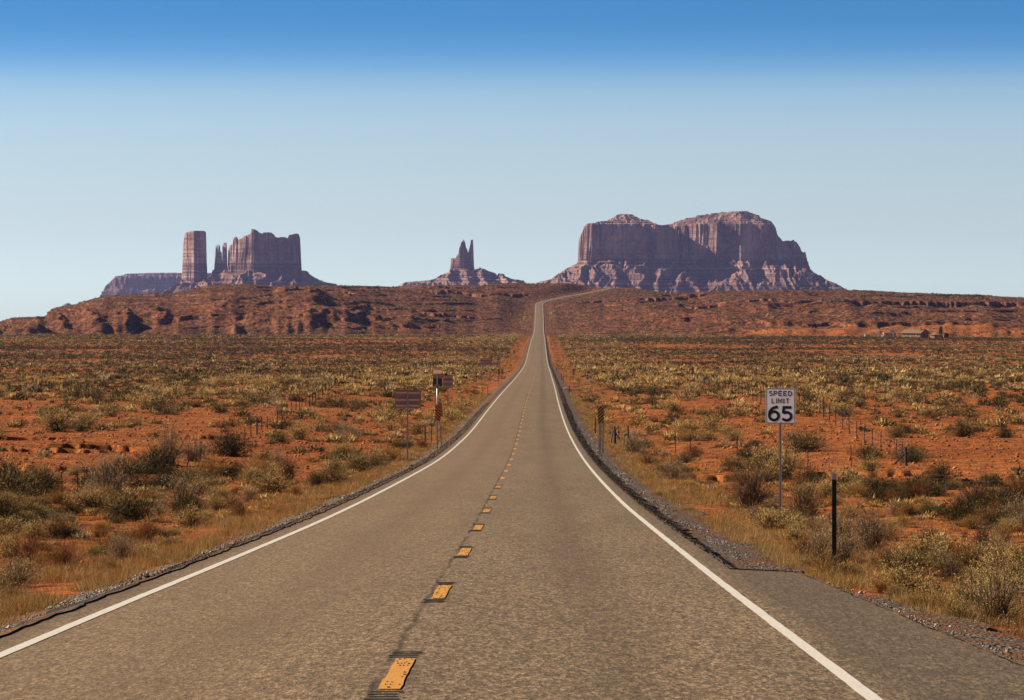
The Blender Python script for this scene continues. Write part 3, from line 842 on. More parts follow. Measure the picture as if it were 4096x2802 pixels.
# striped object markers
def striped(xs, ybase, d, label, mat, down_right, cx0, cx1, y0, y1, legs, lean=0.0):
    x, yy, z = put(xs, d)
    e = empty('object_marker', (x, yy, z), label, 'object marker', 'striped object markers at the culverts', rz=0)
    e.rotation_euler = (0, lean, 0)
    z1 = (H - y0) * d / F - z; z0 = (H - y1) * d / F - z
    xa = (cx0 - xs) * d / F; xb = (cx1 - xs) * d / F
    w = xb - xa; h = z1 - z0
    mb = MB(); mb.box((xa + xb) / 2, 0, (z0 + z1) / 2, w, .006, h); pl = mb.build('plate', M_BLACK, e)
    for i in range(-2, 6):
        b = h * .205
        c0 = z0 + i * b + (.0 if down_right else .0)
        poly = [(xa, c0), (xb, c0 + w * 1.0), (xb, c0 + w + b * .5), (xa, c0 + b * .5)]
        if down_right: poly = [(xa + xb - p, q) for p, q in poly]
        # clip to the plate
        def clip(P, zc_, keep_above):
            out = []
            for q in range(len(P)):
                A, B = P[q], P[(q + 1) % len(P)]
                ia = (A[1] >= zc_) == keep_above; ib = (B[1] >= zc_) == keep_above
                if ia: out.append(A)
                if ia != ib:
                    tt = (zc_ - A[1]) / (B[1] - A[1]); out.append((A[0] + tt * (B[0] - A[0]), zc_))
            return out
        poly = clip(poly, z0, True); poly = clip(poly, z1, False) if len(poly) > 2 else []
        if len(poly) > 2:
            mb = MB(); mb.add([(p, -.006, q) for p, q in poly], [tuple(range(len(poly)))]); mb.build('stripe', mat, pl)
    for lx in legs:
        mb = MB(); uchannel(mb, (lx - xs) * d / F, .04, -.3, z1 + .04, .055, .03); mb.build('post', M_STEEL, e)
    return e
striped(1751, 1753, 178, 'orange and black striped marker facing the camera, left roadside beside solar sign', M_ORANGE, True, 1740.6, 1762.3, 1620, 1684, [1750])
striped(2400, 1780, 168, 'amber and black striped marker on two posts, right roadside beside the brace posts', M_AMBER, False, 2391, 2415, 1627.5, 1693, [2397, 2403])
striped(1995.5, 1527, 500, 'small orange striped marker on the left roadside below the distant sign backs', M_ORANGE, True, 1991.6, 2000.2, 1476.5, 1499, [1995.6])
striped(2294.5, 1536, 480, 'small amber striped marker past the side track on the right', M_AMBER, False, 2290.2, 2298.4, 1477, 1501, [2293.5])
def marker_back(xs, d, y0, y1, w, label, lean, off=0.0):
    x, yy, z = put(xs, d)
    e = empty('object_marker', (x, yy, z), label, 'object marker', 'striped object markers at the culverts')
    e.rotation_euler = (0, lean, 0)
    z1 = (H - y0) * d / F - z; z0 = (H - y1) * d / F - z
    mb = MB(); mb.box(off, .05, (z0 + z1) / 2, w, .006, z1 - z0); mb.build('plate', M_BACK, e)
    mb = MB(); uchannel(mb, 0, .035, -.3, z1 + .02, .07, .03); mb.build('post', M_STEEL, e)
marker_back(1770.5, 182, 1611, 1668, .21, 'leaning bare back of a marker beside the orange striped one', math.radians(-4.5), .10)
marker_back(2411, 176, 1620, 1634, .26, 'bare back of a marker just behind the amber striped one', math.radians(1.0), .05)
marker_back(2007, 495, 1476, 1500, .26, 'bare back of a marker beside the small orange striped one', 0.0, .05)

# sign backs on the left
def sign_back(name, xs, ybase, d, x0, x1, y0, y1, rails, legs, label, group='signs seen from behind', post=M_STEEL, shape=None):
    x, yy, z = put(xs, d)
    e = empty(name, (x, yy, z), label, 'road sign', group)
    P = lambda a: (a - xs) * d / F
    Q = lambda b: (H - b) * d / F - z
    w = P(x1) - P(x0); h = Q(y0) - Q(y1)
    mb = MB()
    poly = shape(w, h) if shape else rounded_rect(w, h, .05)
    mb.prism([(p + (P(x0) + P(x1)) / 2, q + (Q(y0) + Q(y1)) / 2) for p, q in poly], .050, .056)
    mb.build('sign_plate', M_BACK, e)
    for r in rails:
        mb = MB()
        zc = Q(y0) - h * r
        mb.box((P(x0) + P(x1)) / 2, .034, zc, w * .90, .030, h * .085); mb.box((P(x0) + P(x1)) / 2, .022, zc + h * .05, w * .90, .05, h * .018)
        mb.build('stringer', M_RAIL, e)
    for lx in legs:
        mb = MB(); uchannel(mb, P(lx), -.002, -.4, Q(y0) - h * .08, max(.075, .0), .04)
        mb.build('post', post, e)
    return e
sign_back('road_sign', 1630.5, 1809, 160, 1579, 1684, 1560, 1633, (.175, .56, .88), [1630.5], 'brown back of the largest sign on the left, three metal stringers, one post')
sign_back('road_sign', 1792, 1645, 300, 1773, 1811, 1502, 1553, (.15, .52, .90), [1792], 'upright sign back on a single post, just right of the solar sign')
sign_back('road_sign', 1945, 1518, 545, 1922.5, 1969, 1434, 1462, (.18, .52, .86), [1929, 1961.5], 'wide brown sign back on two posts, far down the left roadside')
dia = lambda w, h: [(0, h / 2), (-w / 2, 0), (0, -h / 2), (w / 2, 0)]
e = sign_back('road_sign', 1993.5, 1500, 560, 1984, 2003, 1427, 1446, (.5,), [1993.5], 'diamond sign back over a small plate, right of the wide two-post sign back', shape=dia)
k = 560 / F; zz = e.location.z
mb = MB(); mb.box(0, .053, (H - 1451.4) * k - zz, 14.5 * k, .006, 6 * k); mb.build('lower_plate', M_BACK, e)
e = sign_back('road_sign', 2057, 1436, 950, 2053.5, 2060.5, 1402, 1416, (), [2057], 'narrow sign back standing in far scrub left of the road, below the diamond one', post=M_STEEL)
e = sign_back('road_sign', 2070, 1402, 1100, 2064.5, 2076, 1371, 1378, (.5,), [2070], 'small dark diamond sign back in the scrub, second farthest on the left', shape=dia)
e = sign_back('road_sign', 2097.8, 1340, 1900, 2093, 2102.5, 1326.5, 1334, (.5,), [2097.8], 'tiny dark sign back farthest up the road on the left', shape=dia)
# radar sign with its solar panel
d = 232.0; xs = 1749.0
x, yy, z = put(xs, d)
e = empty('solar_sign', (x, yy, z), 'pole sign with black screen box and tilted solar panel on top, left roadside', 'road sign')
P = lambda a: (a - xs) * d / F
Q = lambda b: (H - b) * d / F - z
mb = MB(); mb.tube([(0, 0, -.4), (0, 0, Q(1494))], .055, 12); mb.build('pole', M_STEEL, e, smooth=True)
mb = MB(); w = P(1768.5) - P(1736.5)
mb.add([(-w/2, .38, Q(1481.5)), (w/2, .38, Q(1481.5)), (w/2, -.38, Q(1495)), (-w/2, -.38, Q(1495)), (-w/2, .38, Q(1481.5)-.05), (w/2, .38, Q(1481.5)-.05), (w/2, -.38, Q(1495)-.05), (-w/2, -.38, Q(1495)-.05)], [(0,3,2,1),(4,5,6,7),(0,1,5,4),(1,2,6,5),(2,3,7,6),(3,0,4,7)])
sp_ = mb.build('solar_panel', M_BACK, e)
mb = MB(); mb.box(P(1751), -.02, Q(1506.5), P(1771) - P(1730.5), .05, Q(1498.5) - Q(1514)); mb.build('upper_plate', M_TANBOX, e)
for a, b in ((1731.8, 1747.2), (1750.8, 1768.5)):
    mb = MB(); mb.box((P(a) + P(b)) / 2, .02, Q(1530), P(b) - P(a), .12, Q(1513.6) - Q(1547)); mb.build('screen_box', M_PANEL, e)
mb = MB(); mb.box(P(1748), -.14, Q(1547), P(1757) - P(1738), .16, Q(1539) - Q(1555.5)); mb.build('battery_box', M_TANBOX, e)

# the red sign by the field gate and small stakes
x, yy, z = hit(2771, 1538)
e = empty('red_sign', (x, yy, z), 'faded red sign on a dark post by the field fence, right side', 'road sign')
k = yy / F
mb = MB(); mb.box(0, 0, 31 * k - .2, .09, .07, 62 * k + .4); mb.build('post', M_DWOOD, e)
mb = MB()
mb.prism([(.01 + .42 * math.cos(math.radians(22.5 + 45 * i)) * .55, .42 * math.sin(math.radians(22.5 + 45 * i)) + 59 * k) for i in range(8)], -.06, -.05); mb.build('sign_plate', M_RED, e)
for xs, ya, yb, lean, lab in ((3743, 2331, 2382, .26, 'leaning wooden stake in dry grass, nearer of two at lower right'), (3906, 2360, 2391, .5, 'short leaning wooden stake among dead stems, right of the taller stake'), (3916, 1506, 1536, 0, 'thin pale stake standing alone in the far right field')):
    x, yy, z = hit(xs, yb)
    h = (yb - ya) * yy / F
    mb = MB(); w = .022 if yy < 60 else .07
    mb.add([(-w, -.01, -.1), (w, -.01, -.1), (w, .01, -.1), (-w, .01, -.1), (-w + lean * h, -.01, h), (w + lean * h, -.01, h * 1.02), (w + lean * h, .01, h * 1.02), (-w + lean * h, .01, h)], [(3,2,1,0),(4,5,6,7),(0,1,5,4),(1,2,6,5),(2,3,7,6),(3,0,4,7)])
    tag(mb.build('wooden_stake', M_WOOD, None, (x, yy, z)), lab, 'stake', 'wooden stakes')

# roadside delineators: (column, top row, foot row)
DEL = [(1951, 1536, 1584, 'dark delineator post on left roadside below the wide two-post sign back', M_STEEL),
       (2020.5, 1491, 1517, 'pale-topped delineator right of the small orange striped marker', M_STEEL),
       (2054.5, 1470, 1490, 'thin delineator on the left verge, second beyond the small orange marker', M_STEEL),
       (2077, 1449, 1466, 'thin delineator on the left verge, third beyond the small orange marker', M_STEEL),
       (2088.5, 1420, 1436, 'thin delineator on the left verge, fourth beyond the small orange marker', M_STEEL),
       (2381, 1667, 1738, 'dark delineator just left of the amber striped marker', M_GSTEEL),
       (2277.5, 1540, 1577, 'dark delineator at the mouth of the side track', M_GSTEEL),
       (2245, 1494, 1522, 'dark delineator past the side track, nearest the asphalt', M_GSTEEL),
       (2252.5, 1502, 1527, 'dark delineator past the side track, second from the asphalt', M_GSTEEL),
       (2226.5, 1468, 1490, 'dark delineator on the right verge opposite the sign backs', M_GSTEEL),
       (2215.5, 1450, 1468, 'far delineator on the right verge, first of four in a row', M_GSTEEL),
       (2204.5, 1420, 1435, 'far delineator on the right verge, second of four in a row', M_GSTEEL),
       (2199.5, 1390, 1404, 'far delineator on the right verge, third of four in a row', M_GSTEEL),
       (2193.5, 1368, 1379, 'far delineator on the right verge, last of four in a row', M_GSTEEL)]
for xs, ya, yb, lab, m in DEL:
    x, yy, z = hit(xs, yb)
    h = (yb - ya) * yy / F
    e = empty('delineator_post', (x, yy, z), lab, 'marker post', 'roadside marker posts')
    mb = MB(); uchannel(mb, 0, 0, -.2, h - .02, .085 if yy < 300 else .10, .035); mb.build('post', m, e)
    mb = MB(); mb.box(0, -.05, h - .07, .075, .006, .13); mb.build('reflector_plate', M_REFL, e)

# ------------------------------------------------------------------ wire fences
def fence(label, posts, thick=(), braces=(), wires=(.35, .62, .92), h=1.25, r=.020, mat=M_DSTEEL, gaps=()):
    """posts: (column, top row, foot row); braces: (column, row) pairs leaning on a post"""
    P = [hit(a, c) for a, b, c in posts]
    o = P[0]
    e = empty('wire_fence', o, label, 'fence', 'ranch wire fences')
    tops = []
    for i, ((a, b, c), p) in enumerate(zip(posts, P)):
        hh = min(2.4, max(.7, (c - b) * p[1] / F))
        mb = MB(); q = (p[0] - o[0], p[1] - o[1], p[2] - o[2])
        rnd = random.Random(i * 7 + int(a))
        lx, ly = rnd.uniform(-.03, .03), rnd.uniform(-.03, .03)
        top = (q[0] + lx * hh, q[1] + ly * hh, q[2] + hh)
        if i in thick:
            mb.tube([(q[0], q[1], q[2] - .3), top], .058, 8); mb.build('wood_post', M_WOOD if rnd.random() < .4 else M_DWOOD, e)
        else:
            mb.tube([(q[0], q[1], q[2] - .2), top], max(r * .9, .00014 * p[1]), 5); mb.build('steel_post', mat, e)
        tops.append((q, top))
    for (a0, b0), (a1, b1), m in braces:
        p = hit(a1, b1); dd = p[1]
        A = ((a0 - 2048) * dd / F - o[0], dd - o[1], (H - b0) * dd / F - o[2])
        B = (p[0] - o[0], p[1] - o[1], p[2] - o[2] - .05)
        mb = MB(); mb.tube([A, B], .045, 7); mb.build('brace', m, e)
    for w in wires:
        mb = MB()
        for i in range(len(tops) - 1):
            if i in gaps: continue
            (q0, t0), (q1, t1) = tops[i], tops[i + 1]
            A = np.array(q0) * (1 - w) + np.array(t0) * w; B = np.array(q1) * (1 - w) + np.array(t1) * w
            L = np.linalg.norm(B - A)
            pts = [A + (B - A) * t - np.array([0, 0, .02 * L * .12 * 4 * t * (1 - t)]) for t in (0, .25, .5, .75, 1)]
            mb.tube(pts, max(.0032, .000016 * o[1]), 4)
        mb.build('wire', M_WIRE, e)
    return e
def conv(ox, oy, s, pts): return [(ox + a / s, oy + b / s, oy + c / s) for a, b, c in pts]
fence('wire fence at far left, thin dark posts behind the roadside bushes',
      conv(0, 1300, 1.66, [(-160, 1000, 1190), (-50, 995, 1180), (70, 990, 1160), (188, 990, 1152), (302, 980, 1140), (414, 980, 1140), (517, 975, 1125), (614, 960, 1060), (706, 912, 1072)]),
      thick=(8,), braces=[((434, 1875), (458, 1915), M_DWOOD)])
LD = [(1252, 800, 920), (1305, 800, 912), (1332, 795, 905), (1360, 800, 895), (1460, 775, 880), (1508, 775, 858), (1550, 760, 842), (1587, 730, 825), (1623, 685, 800), (1667, 645, 750), (1706, 615, 730), (1736, 610, 712), (1775, 605, 695), (1840, 570, 655), (1873, 545, 625), (1905, 520, 600), (1935, 505, 585), (1965, 495, 570), (1990, 475, 560), (2005, 475, 555), (2030, 475, 550), (2055, 470, 545), (2075, 465, 540), (2097, 445, 522), (2118, 430, 503), (2142, 420, 488), (2162, 385, 462), (2183, 370, 445), (2200, 355, 425), (2222, 345, 412), (2240, 325, 395), (2258, 320, 390), (2280, 322, 388), (2310, 310, 372), (2340, 300, 365), (2362, 300, 362), (2390, 305, 362)]
fence('wire fence running away up the left field, leaning brace at its near end',
      conv(0, 1300, 1.66, LD), thick=(2, 10, 33), braces=[((804, 1792), (824, 1840), M_GSTEEL)])
fence('row of close dark posts in the left scrub behind the solar sign',
      [(1640 + 9 * i + (3 if i % 3 else 0), 1458 - .5 * i, 1478 - .75 * i + (3 if i % 4 == 1 else 0)) for i in range(20)], r=.03, wires=(.5, .9))
fence('nearer wire fence along the right roadside, ending at the leaning brace posts',
      [(2514, 1704, 1785), (2458, 1707, 1780), (2474, 1703, 1768)][:1] + [(2763.7, 1739, 1840.5), (2996, 1774, 1862), (3231, 1808, 1908), (3488, 1868, 1949), (3776, 1895, 1978), (4069, 1877, 1986), (4250, 1890, 2010)],
      thick=(0, 6), braces=[((2506, 1735), (2551, 1804), M_DWOOD), ((4068, 1915), (4013, 1982), M_DWOOD), ((4072, 1903), (4083, 1987), M_YGREEN), ((2501, 1735), (2492, 1790), M_DWOOD)], wires=(.30, .58, .90))
fence('short set of brace posts at the right roadside by the amber marker',
      [(2458, 1706, 1783), (2462, 1720, 1781), (2475, 1703, 1770)], thick=(0, 1), braces=[((2463, 1733), (2489, 1772), M_DWOOD), ((2452, 1723), (2443, 1779), M_GSTEEL)], wires=(.4, .9), gaps=(0,))
fence('second wire fence behind the wash at right, four thin posts',
      [(2702.6, 1728, 1812), (2948.5, 1746, 1836), (3182, 1755, 1859), (3405, 1782, 1877)], wires=(.25, .55, .9))
RD = [(2945, 318, 432), (2970, 322, 432), (2995, 325, 434)]
R2 = conv(2200, 1350, 2.324, [(1525, 350, 430), (1550, 355, 436), (1575, 385, 447), (1603, 420, 490), (1632, 415, 488), (1660, 405, 500), (1690, 430, 530), (1720, 440, 530), (1752, 440, 530), (1787, 450, 536), (1820, 458, 545), (1850, 470, 565), (1887, 490, 585), (1922, 505, 592), (1960, 525, 603)])
R3 = conv(2900, 1450, 1.943, [(278, 230, 310), (320, 240, 325), (400, 250, 345), (480, 255, 355), (575, 265, 365), (615, 275, 380), (663, 275, 388), (707, 280, 392), (737, 275, 400), (765, 270, 425), (812, 320, 455), (860, 345, 490), (911, 385, 520), (966, 420, 555), (1022, 460, 610), (1082, 495, 632), (1145, 515, 665), (1210, 540, 685), (1280, 590, 720), (1333, 600, 745), (1375, 615, 780), (1408, 658, 806)])
fence('long wire fence running away across the right field behind the speed sign', R2 + R3, thick=(24, 36), braces=[((3621, 1812), (3571, 1861), M_DWOOD)])
fence('cluster of weathered gate posts beside the faded red sign', conv(2200, 1350, 2.324, [(1280, 385, 430), (1345, 350, 420), (1370, 345, 415), (1400, 360, 425), (1430, 380, 442), (1440, 385, 443), (1478, 390, 440), (1500, 392, 432)]), thick=(3, 4, 5, 6), braces=[((2815, 1515), (2799, 1541), M_WOOD)], wires=(.4, .85), r=.03)
fence('far fence of tiny close posts in the right scrub beyond the side track', conv(2200, 1350, 2.324, [(600, 235, 258), (622, 240, 262), (645, 245, 268), (668, 255, 278), (690, 262, 285), (712, 265, 290), (735, 267, 293), (758, 270, 296), (780, 268, 297), (800, 266, 298), (822, 265, 300), (845, 265, 302), (867, 265, 304), (890, 267, 306), (912, 270, 310), (930, 275, 318), (946, 280, 330), (960, 310, 352), (976, 338, 378)]), r=.04, wires=(.5, .9))
# a leaning stick and a fallen stick by the left bushes
for xs, ya, yb, lean, lab in ((757, 1851, 1920, -.12, 'thin dark leaning stick among the left bushes'), (1700, 1706, 1772, .0, 'dark stump of a fence post left of the orange marker'), (1726, 1692, 1773, .0, 'dark thin post left of the orange marker, right of the stump')):
    x, yy, z = hit(xs, yb); h = (yb - ya) * yy / F
    mb = MB(); mb.tube([(0, 0, -.2), (lean * h, 0, h)], .05 if xs == 1700 else .032, 7)
    tag(mb.build('broken_post', M_DWOOD, None, (x, yy, z)), lab, 'post', 'broken posts')

# side track off to the right of the road
tx_ = np.linspace(0, 1, 60)
A = np.array(hit(2240, 1569)); 
V = []
for t in tx_:
    xx = A[0] - 1.4 + t * 13.5
    yc = A[1] + 6.0 * t
    for o in (-3.6 + .5 * t, 0, 3.6 - .5 * t):
        zz = ground(xx, yc + o)
        V.append((xx, yc + o, max(zz, ground(xx, yc)) + .07 + (.28 * (1 - sstep(0, .5, t)))))
tag(link('side_track', mesh_np('side_track', np.array(V), grid_faces(60, 3), True), M_DIRTROAD), kind='structure')

# ------------------------------------------------------------------ homestead under the right hill
M_WALL = plain('tan_block_wall', (.29, .165, .10), .9, 0, .2, 3)
M_ROOF = plain('brown_shingle_roof', (.25, .15, .085), .9, 0, .25, 4)
M_DARK = plain('dark_opening', (.02, .017, .015), .5, 0, .2, 4)
M_PALE = plain('pale_trim', (.40, .34, .28), .7, 0, .1, 4)
M_RVW = plain('motorhome_white', (.50, .46, .42), .5, 0, .08, 3)
M_TYRE = plain('tyre_rubber', (.02, .02, .02), .8, 0, .3, 9)
hd = 1690.0
x, yy, z = put(3660, hd); z += .1
e = empty('ranch_house', (x, yy, z), 'low tan house with brown gabled roof and chimney under the right hill', 'house', rz=math.radians(-38))
Lh, Wh, Eh, Rh = 5.9, 4.4, 2.5, 4.2
mb = MB(); mb.box(0, 0, Eh / 2 - .5, 2 * Lh, 2 * Wh, Eh + 1.0)
for sx in (-1, 1): mb.add([(sx * Lh, -Wh, Eh), (sx * Lh, Wh, Eh), (sx * Lh, 0, Rh - .1), (sx * (Lh - .2), -Wh, Eh), (sx * (Lh - .2), Wh, Eh), (sx * (Lh - .2), 0, Rh - .1)], [(0, 1, 2), (5, 4, 3), (0, 2, 5, 3), (2, 1, 4, 5)])
mb.build('wall', M_WALL, e)
mb = MB(); o = .7
for sy in (-1, 1):
    dr = (Rh - Eh) / Wh * o
    mb.add([(-Lh - o, sy * (Wh + o), Eh - dr), (Lh + o, sy * (Wh + o), Eh - dr), (Lh + o, 0, Rh), (-Lh - o, 0, Rh), (-Lh - o, sy * (Wh + o), Eh - dr + .2), (Lh + o, sy * (Wh + o), Eh - dr + .2), (Lh + o, 0, Rh + .2), (-Lh - o, 0, Rh + .2)], [(0, 1, 2, 3), (7, 6, 5, 4), (0, 4, 5, 1), (1, 5, 6, 2), (3, 7, 4, 0)])
rf = mb.build('roof', M_ROOF, e)
mb = MB(); mb.box(3.9, -1.2, Rh + .3, 1.3, 1.0, 2.2); mb.build('chimney', M_WALL, rf)
mb = MB(); mb.tube([(-1.0, -.8, Rh - .5), (-1.0, -.8, Rh + .6)], .12, 8); mb.build('vent_pipe', M_PALE, rf)
for cx, w in ((-3.4, 1.6), (2.6, 2.0)):
    mb = MB(); mb.box(cx, -Wh - .02, 1.5, w, .08, 1.1); wi = mb.build('window', M_PALE, e)
    mb = MB(); mb.box(cx - w * .2, -Wh - .07, 1.5, w * .3, .04, .9); mb.build('pane', M_DARK, wi)
mb = MB(); mb.box(-.3, -Wh - .02, 1.05, .9, .08, 2.1); mb.build('door', M_PALE, e)
mb = MB(); mb.box(Lh + .02, -.5, 1.5, .08, 1.6, 1.1); mb.build('window', M_DARK, e)
# eight-sided hut
x, yy, z = put(3745, hd - 12)
e = empty('round_hut', (x, yy, z), 'low eight-sided hut with conical roof, right of the tan house', 'hut')
ring = [(math.cos(math.radians(22.5 + 45 * i)), math.sin(math.radians(22.5 + 45 * i))) for i in range(8)]
mb = MB(); mb.add([(3.2 * a, 3.2 * b, -.6) for a, b in ring] + [(3.2 * a, 3.2 * b, 1.9) for a, b in ring], [(i, (i + 1) % 8, 8 + (i + 1) % 8, 8 + i) for i in range(8)]); mb.build('wall', M_WALL, e)
mb = MB(); mb.add([(3.9 * a, 3.9 * b, 1.75) for a, b in ring] + [(0, 0, 3.4)], [(i, (i + 1) % 8, 8) for i in range(8)]); mb.build('roof', M_ROOF, e)
mb = MB(); mb.box(-.8, -3.02, .9, .9, .1, 1.9); mb.build('door', M_DARK, e)
# motorhome
x, yy, z = put(3557, hd + 6)
e = empty('motorhome', (x, yy, z), 'white motorhome with over-cab berth parked by the bare trees', 'motorhome', rz=math.radians(4))
mb = MB(); mb.prism([(-2.2, .55), (3.7, .55), (3.7, 2.75), (-3.3, 2.75), (-3.4, 2.1), (-2.2, 1.85)], -1.1, 1.1); mb.build('body', M_RVW, e)
mb = MB(); mb.prism([(-4.0, .5), (-2.2, .5), (-2.2, 1.84), (-2.9, 1.80), (-3.3, 1.25), (-4.0, 1.1)], -1.0, 1.0); cab = mb.build('cab', M_RVW, e)
mb = MB(); mb.box(-2.62, -1.01, 1.48, .55, .03, .42); mb.build('cab_window', M_DARK, cab)
for cx, w in ((-1.2, 1.1), (.9, .9), (2.7, 1.1)):
    mb = MB(); mb.box(cx, -1.11, 1.95, w, .03, .55); mb.build('window', M_DARK, e)
mb = MB(); mb.box(.7, -1.11, 1.15, 5.6, .025, .28); mb.build('stripe', M_BACK, e)
for cx in (-3.1, 2.1):
    for sy in (-.95, .95):
        mb = MB(); mb.tube([(cx, sy - .12, .38), (cx, sy + .12, .38)], .38, 14); mb.build('wheel', M_TYRE, e)
# shed
x, yy, z = put(3461, hd - 5)
e = empty('small_shed', (x, yy, z), 'tiny pale shed with dark right wall, left of the motorhome', 'shed', rz=math.radians(-40))
mb = MB(); mb.box(0, 0, .9, 1.1, 1.1, 2.4); mb.build('wall', M_PALE, e)
mb = MB(); mb.add([(-.7, -.7, 2.1), (.7, -.7, 2.1), (.7, .7, 2.35), (-.7, .7, 2.35), (-.7, -.7, 2.2), (.7, -.7, 2.2), (.7, .7, 2.45), (-.7, .7, 2.45)], [(3,2,1,0),(4,5,6,7),(0,1,5,4),(1,2,6,5),(2,3,7,6),(3,0,4,7)]); mb.build('roof', M_ROOF, e)
x, yy, z = put(3774.5, hd - 8)
mb = MB(); mb.box(0, 0, .8, .35, .3, 2.4); tag(mb.build('white_post', M_WHITEPAINT, None, (x, yy, z)), 'white post right of the eight-sided hut', 'post')

# bare trees and a dark evergreen
M_BARK = plain('pale_bark', (.42, .33, .27), .9, 0, .25, 5)
M_DBARK = plain('dark_bark', (.07, .05, .04), .9, 0, .3, 5)
def bare_tree(xs, d, h, spread, seed, label, n1=9):
    x, yy, z = put(xs, d)
    e = empty('bare_tree', (x, yy, z), label, 'tree', 'bare trees at the homestead')
    rnd = random.Random(seed)
    mb = MB(); mb.tube([(0, 0, -.3), (rnd.uniform(-.1, .1), 0, h * .25), (rnd.uniform(-.2, .2), .1, h * .45)], .16, 7, .09); mb.build('trunk', M_BARK, e)
    mb = MB()
    def grow(p, dr, L, r, lvl):
        q = p + dr * L
        m = p + dr * L * .5 + Vector((rnd.uniform(-.08, .08), rnd.uniform(-.08, .08), rnd.uniform(-.03, .08))) * L
        mb.tube([p, m, q], r, 4, r * .6)
        if lvl == 0: return
        for i in range(4 if lvl > 1 else 4):
            dd = (dr + Vector((rnd.uniform(-.8, .8), rnd.uniform(-.8, .8), rnd.uniform(-.25, .6)))).normalized()
            grow(p + (q - p) * rnd.uniform(.4, 1), dd, L * rnd.uniform(.55, .8), r * .55, lvl - 1)
    for i in range(n1):
        a = rnd.uniform(0, 6.28)
        dd = Vector((math.cos(a) * spread, math.sin(a) * spread, rnd.uniform(.7, 1.2))).normalized()
        grow(Vector((0, 0, h * rnd.uniform(.2, .45))), dd, h * rnd.uniform(.26, .36), .075, 3)
    mb.build('crown', M_BARK, e)
bare_tree(3491, hd + 3, 3.6, 1.0, 1, 'leftmost bare pale tree, between shed and motorhome')
bare_tree(3512, hd + 8, 3.8, 1.0, 2, 'bare pale tree just left of the motorhome cab')
bare_tree(3574, hd - 3, 5.8, .9, 3, 'tallest bare pale tree, in front of the motorhome', 12)
# ------------------------------------------------------------------ vegetation
def leaf_material(name, rough=.8, trans=.25, var=.35):
    t = NT(name)
    a = t.node('ShaderNodeAttribute'); a.attribute_name = 'tint'
    oi = t.node('ShaderNodeObjectInfo')
    k = t.math('ADD', 1 - var / 2, t.math('MULTIPLY', oi.outputs['Random'], var))
    m = t.node('ShaderNodeMix', data_type='RGBA', blend_type='MULTIPLY'); m.inputs[0].default_value = 1
    t.link(a.outputs['Color'], m.inputs[6]); t.link(k, m.inputs[7])
    t.color(m.outputs[2])
    t.b.inputs['Roughness'].default_value = rough; t.b.inputs['Specular IOR Level'].default_value = .12
    tr = t.node('ShaderNodeBsdfTranslucent'); t.link(m.outputs[2], tr.inputs['Color'])
    ms = t.node('ShaderNodeMixShader'); ms.inputs[0].default_value = trans
    t.link(t.b.outputs[0], ms.inputs[1]); t.link(tr.outputs[0], ms.inputs[2]); t.link(ms.outputs[0], t.out.inputs['Surface'])
    return t.m
M_LEAF = leaf_material('shrub_leaf', trans=.2)
M_TWIG = leaf_material('shrub_twig', trans=0.0)

KIND = {  # leaf colour range, tip colour, share of tips, twig colour, height/width, leaf length, leaf width
    'sage':   dict(c0=(.028, .021, .007), c1=(.110, .080, .027), tip=(.24, .175, .060), tipk=.22, tw=(.10, .075, .05), asp=.48, ll=.15, lw=.020, up=.9),
    'olive':  dict(c0=(.060, .040, .012), c1=(.18, .120, .042), tip=(.42, .28, .10), tipk=.35, tw=(.13, .09, .055), asp=.50, ll=.14, lw=.020, up=.8),
    'rabbit': dict(c0=(.085, .055, .015), c1=(.26, .165, .052), tip=(.66, .46, .17), tipk=.60, tw=(.16, .11, .06), asp=.62, ll=.13, lw=.018, up=.8),
    'gold':   dict(c0=(.22, .110, .030), c1=(.40, .215, .060), tip=(.55, .33, .10), tipk=.5, tw=(.26, .15, .07), asp=.62, ll=.18, lw=.013, up=1.1),
    'tan':    dict(c0=(.20, .13, .060), c1=(.36, .25, .125), tip=(.48, .36, .20), tipk=.4, tw=(.26, .18, .11), asp=.85, ll=.12, lw=.011, up=.8),
    'rust':   dict(c0=(.17, .062, .018), c1=(.33, .130, .040), tip=(.42, .19, .06), tipk=.4, tw=(.22, .10, .045), asp=.8, ll=.20, lw=.009, up=1.4),
    'twig':   dict(c0=(.14, .09, .05), c1=(.30, .20, .115), tip=(.40, .27, .15), tipk=.4, tw=(.19, .125, .075), asp=.85, ll=.17, lw=.007, up=1.2),
}
def dome_dirs(n, rng, up):
    a = rng.uniform(0, 2 * np.pi, n); z = rng.uniform(0.02, 1, n) ** (1 / (1 + .25 * up))
    r = np.sqrt(1 - z * z)
    return np.stack([r * np.cos(a), r * np.sin(a), z], -1)

def lumps(D, rng_seed, k=.28):
    return 1 + k * noise(D[:, 0] * 2.3 + 5 * rng_seed, D[:, 1] * 2.3 + D[:, 2] * 2 + 1.7 * rng_seed, rng_seed) + .12 * noise(D[:, 0] * 6 + rng_seed, D[:, 1] * 6 + D[:, 2] * 5, rng_seed + 1)

def blades(P, Dr, L, W, rng):
    """one thin triangle per row: base at P, along Dr"""
    n = len(P)
    s = rng.normal(size=(n, 3)); s -= (s * Dr).sum(1, keepdims=True) * Dr
    s /= np.linalg.norm(s, axis=1, keepdims=True) + 1e-9
    A = P - s * W[:, None] * .5; B = P + s * W[:, None] * .5; C = P + Dr * L[:, None]
    return np.stack([A, B, C], 1).reshape(-1, 3), np.arange(3 * n, dtype=np.int32).reshape(-1, 3)

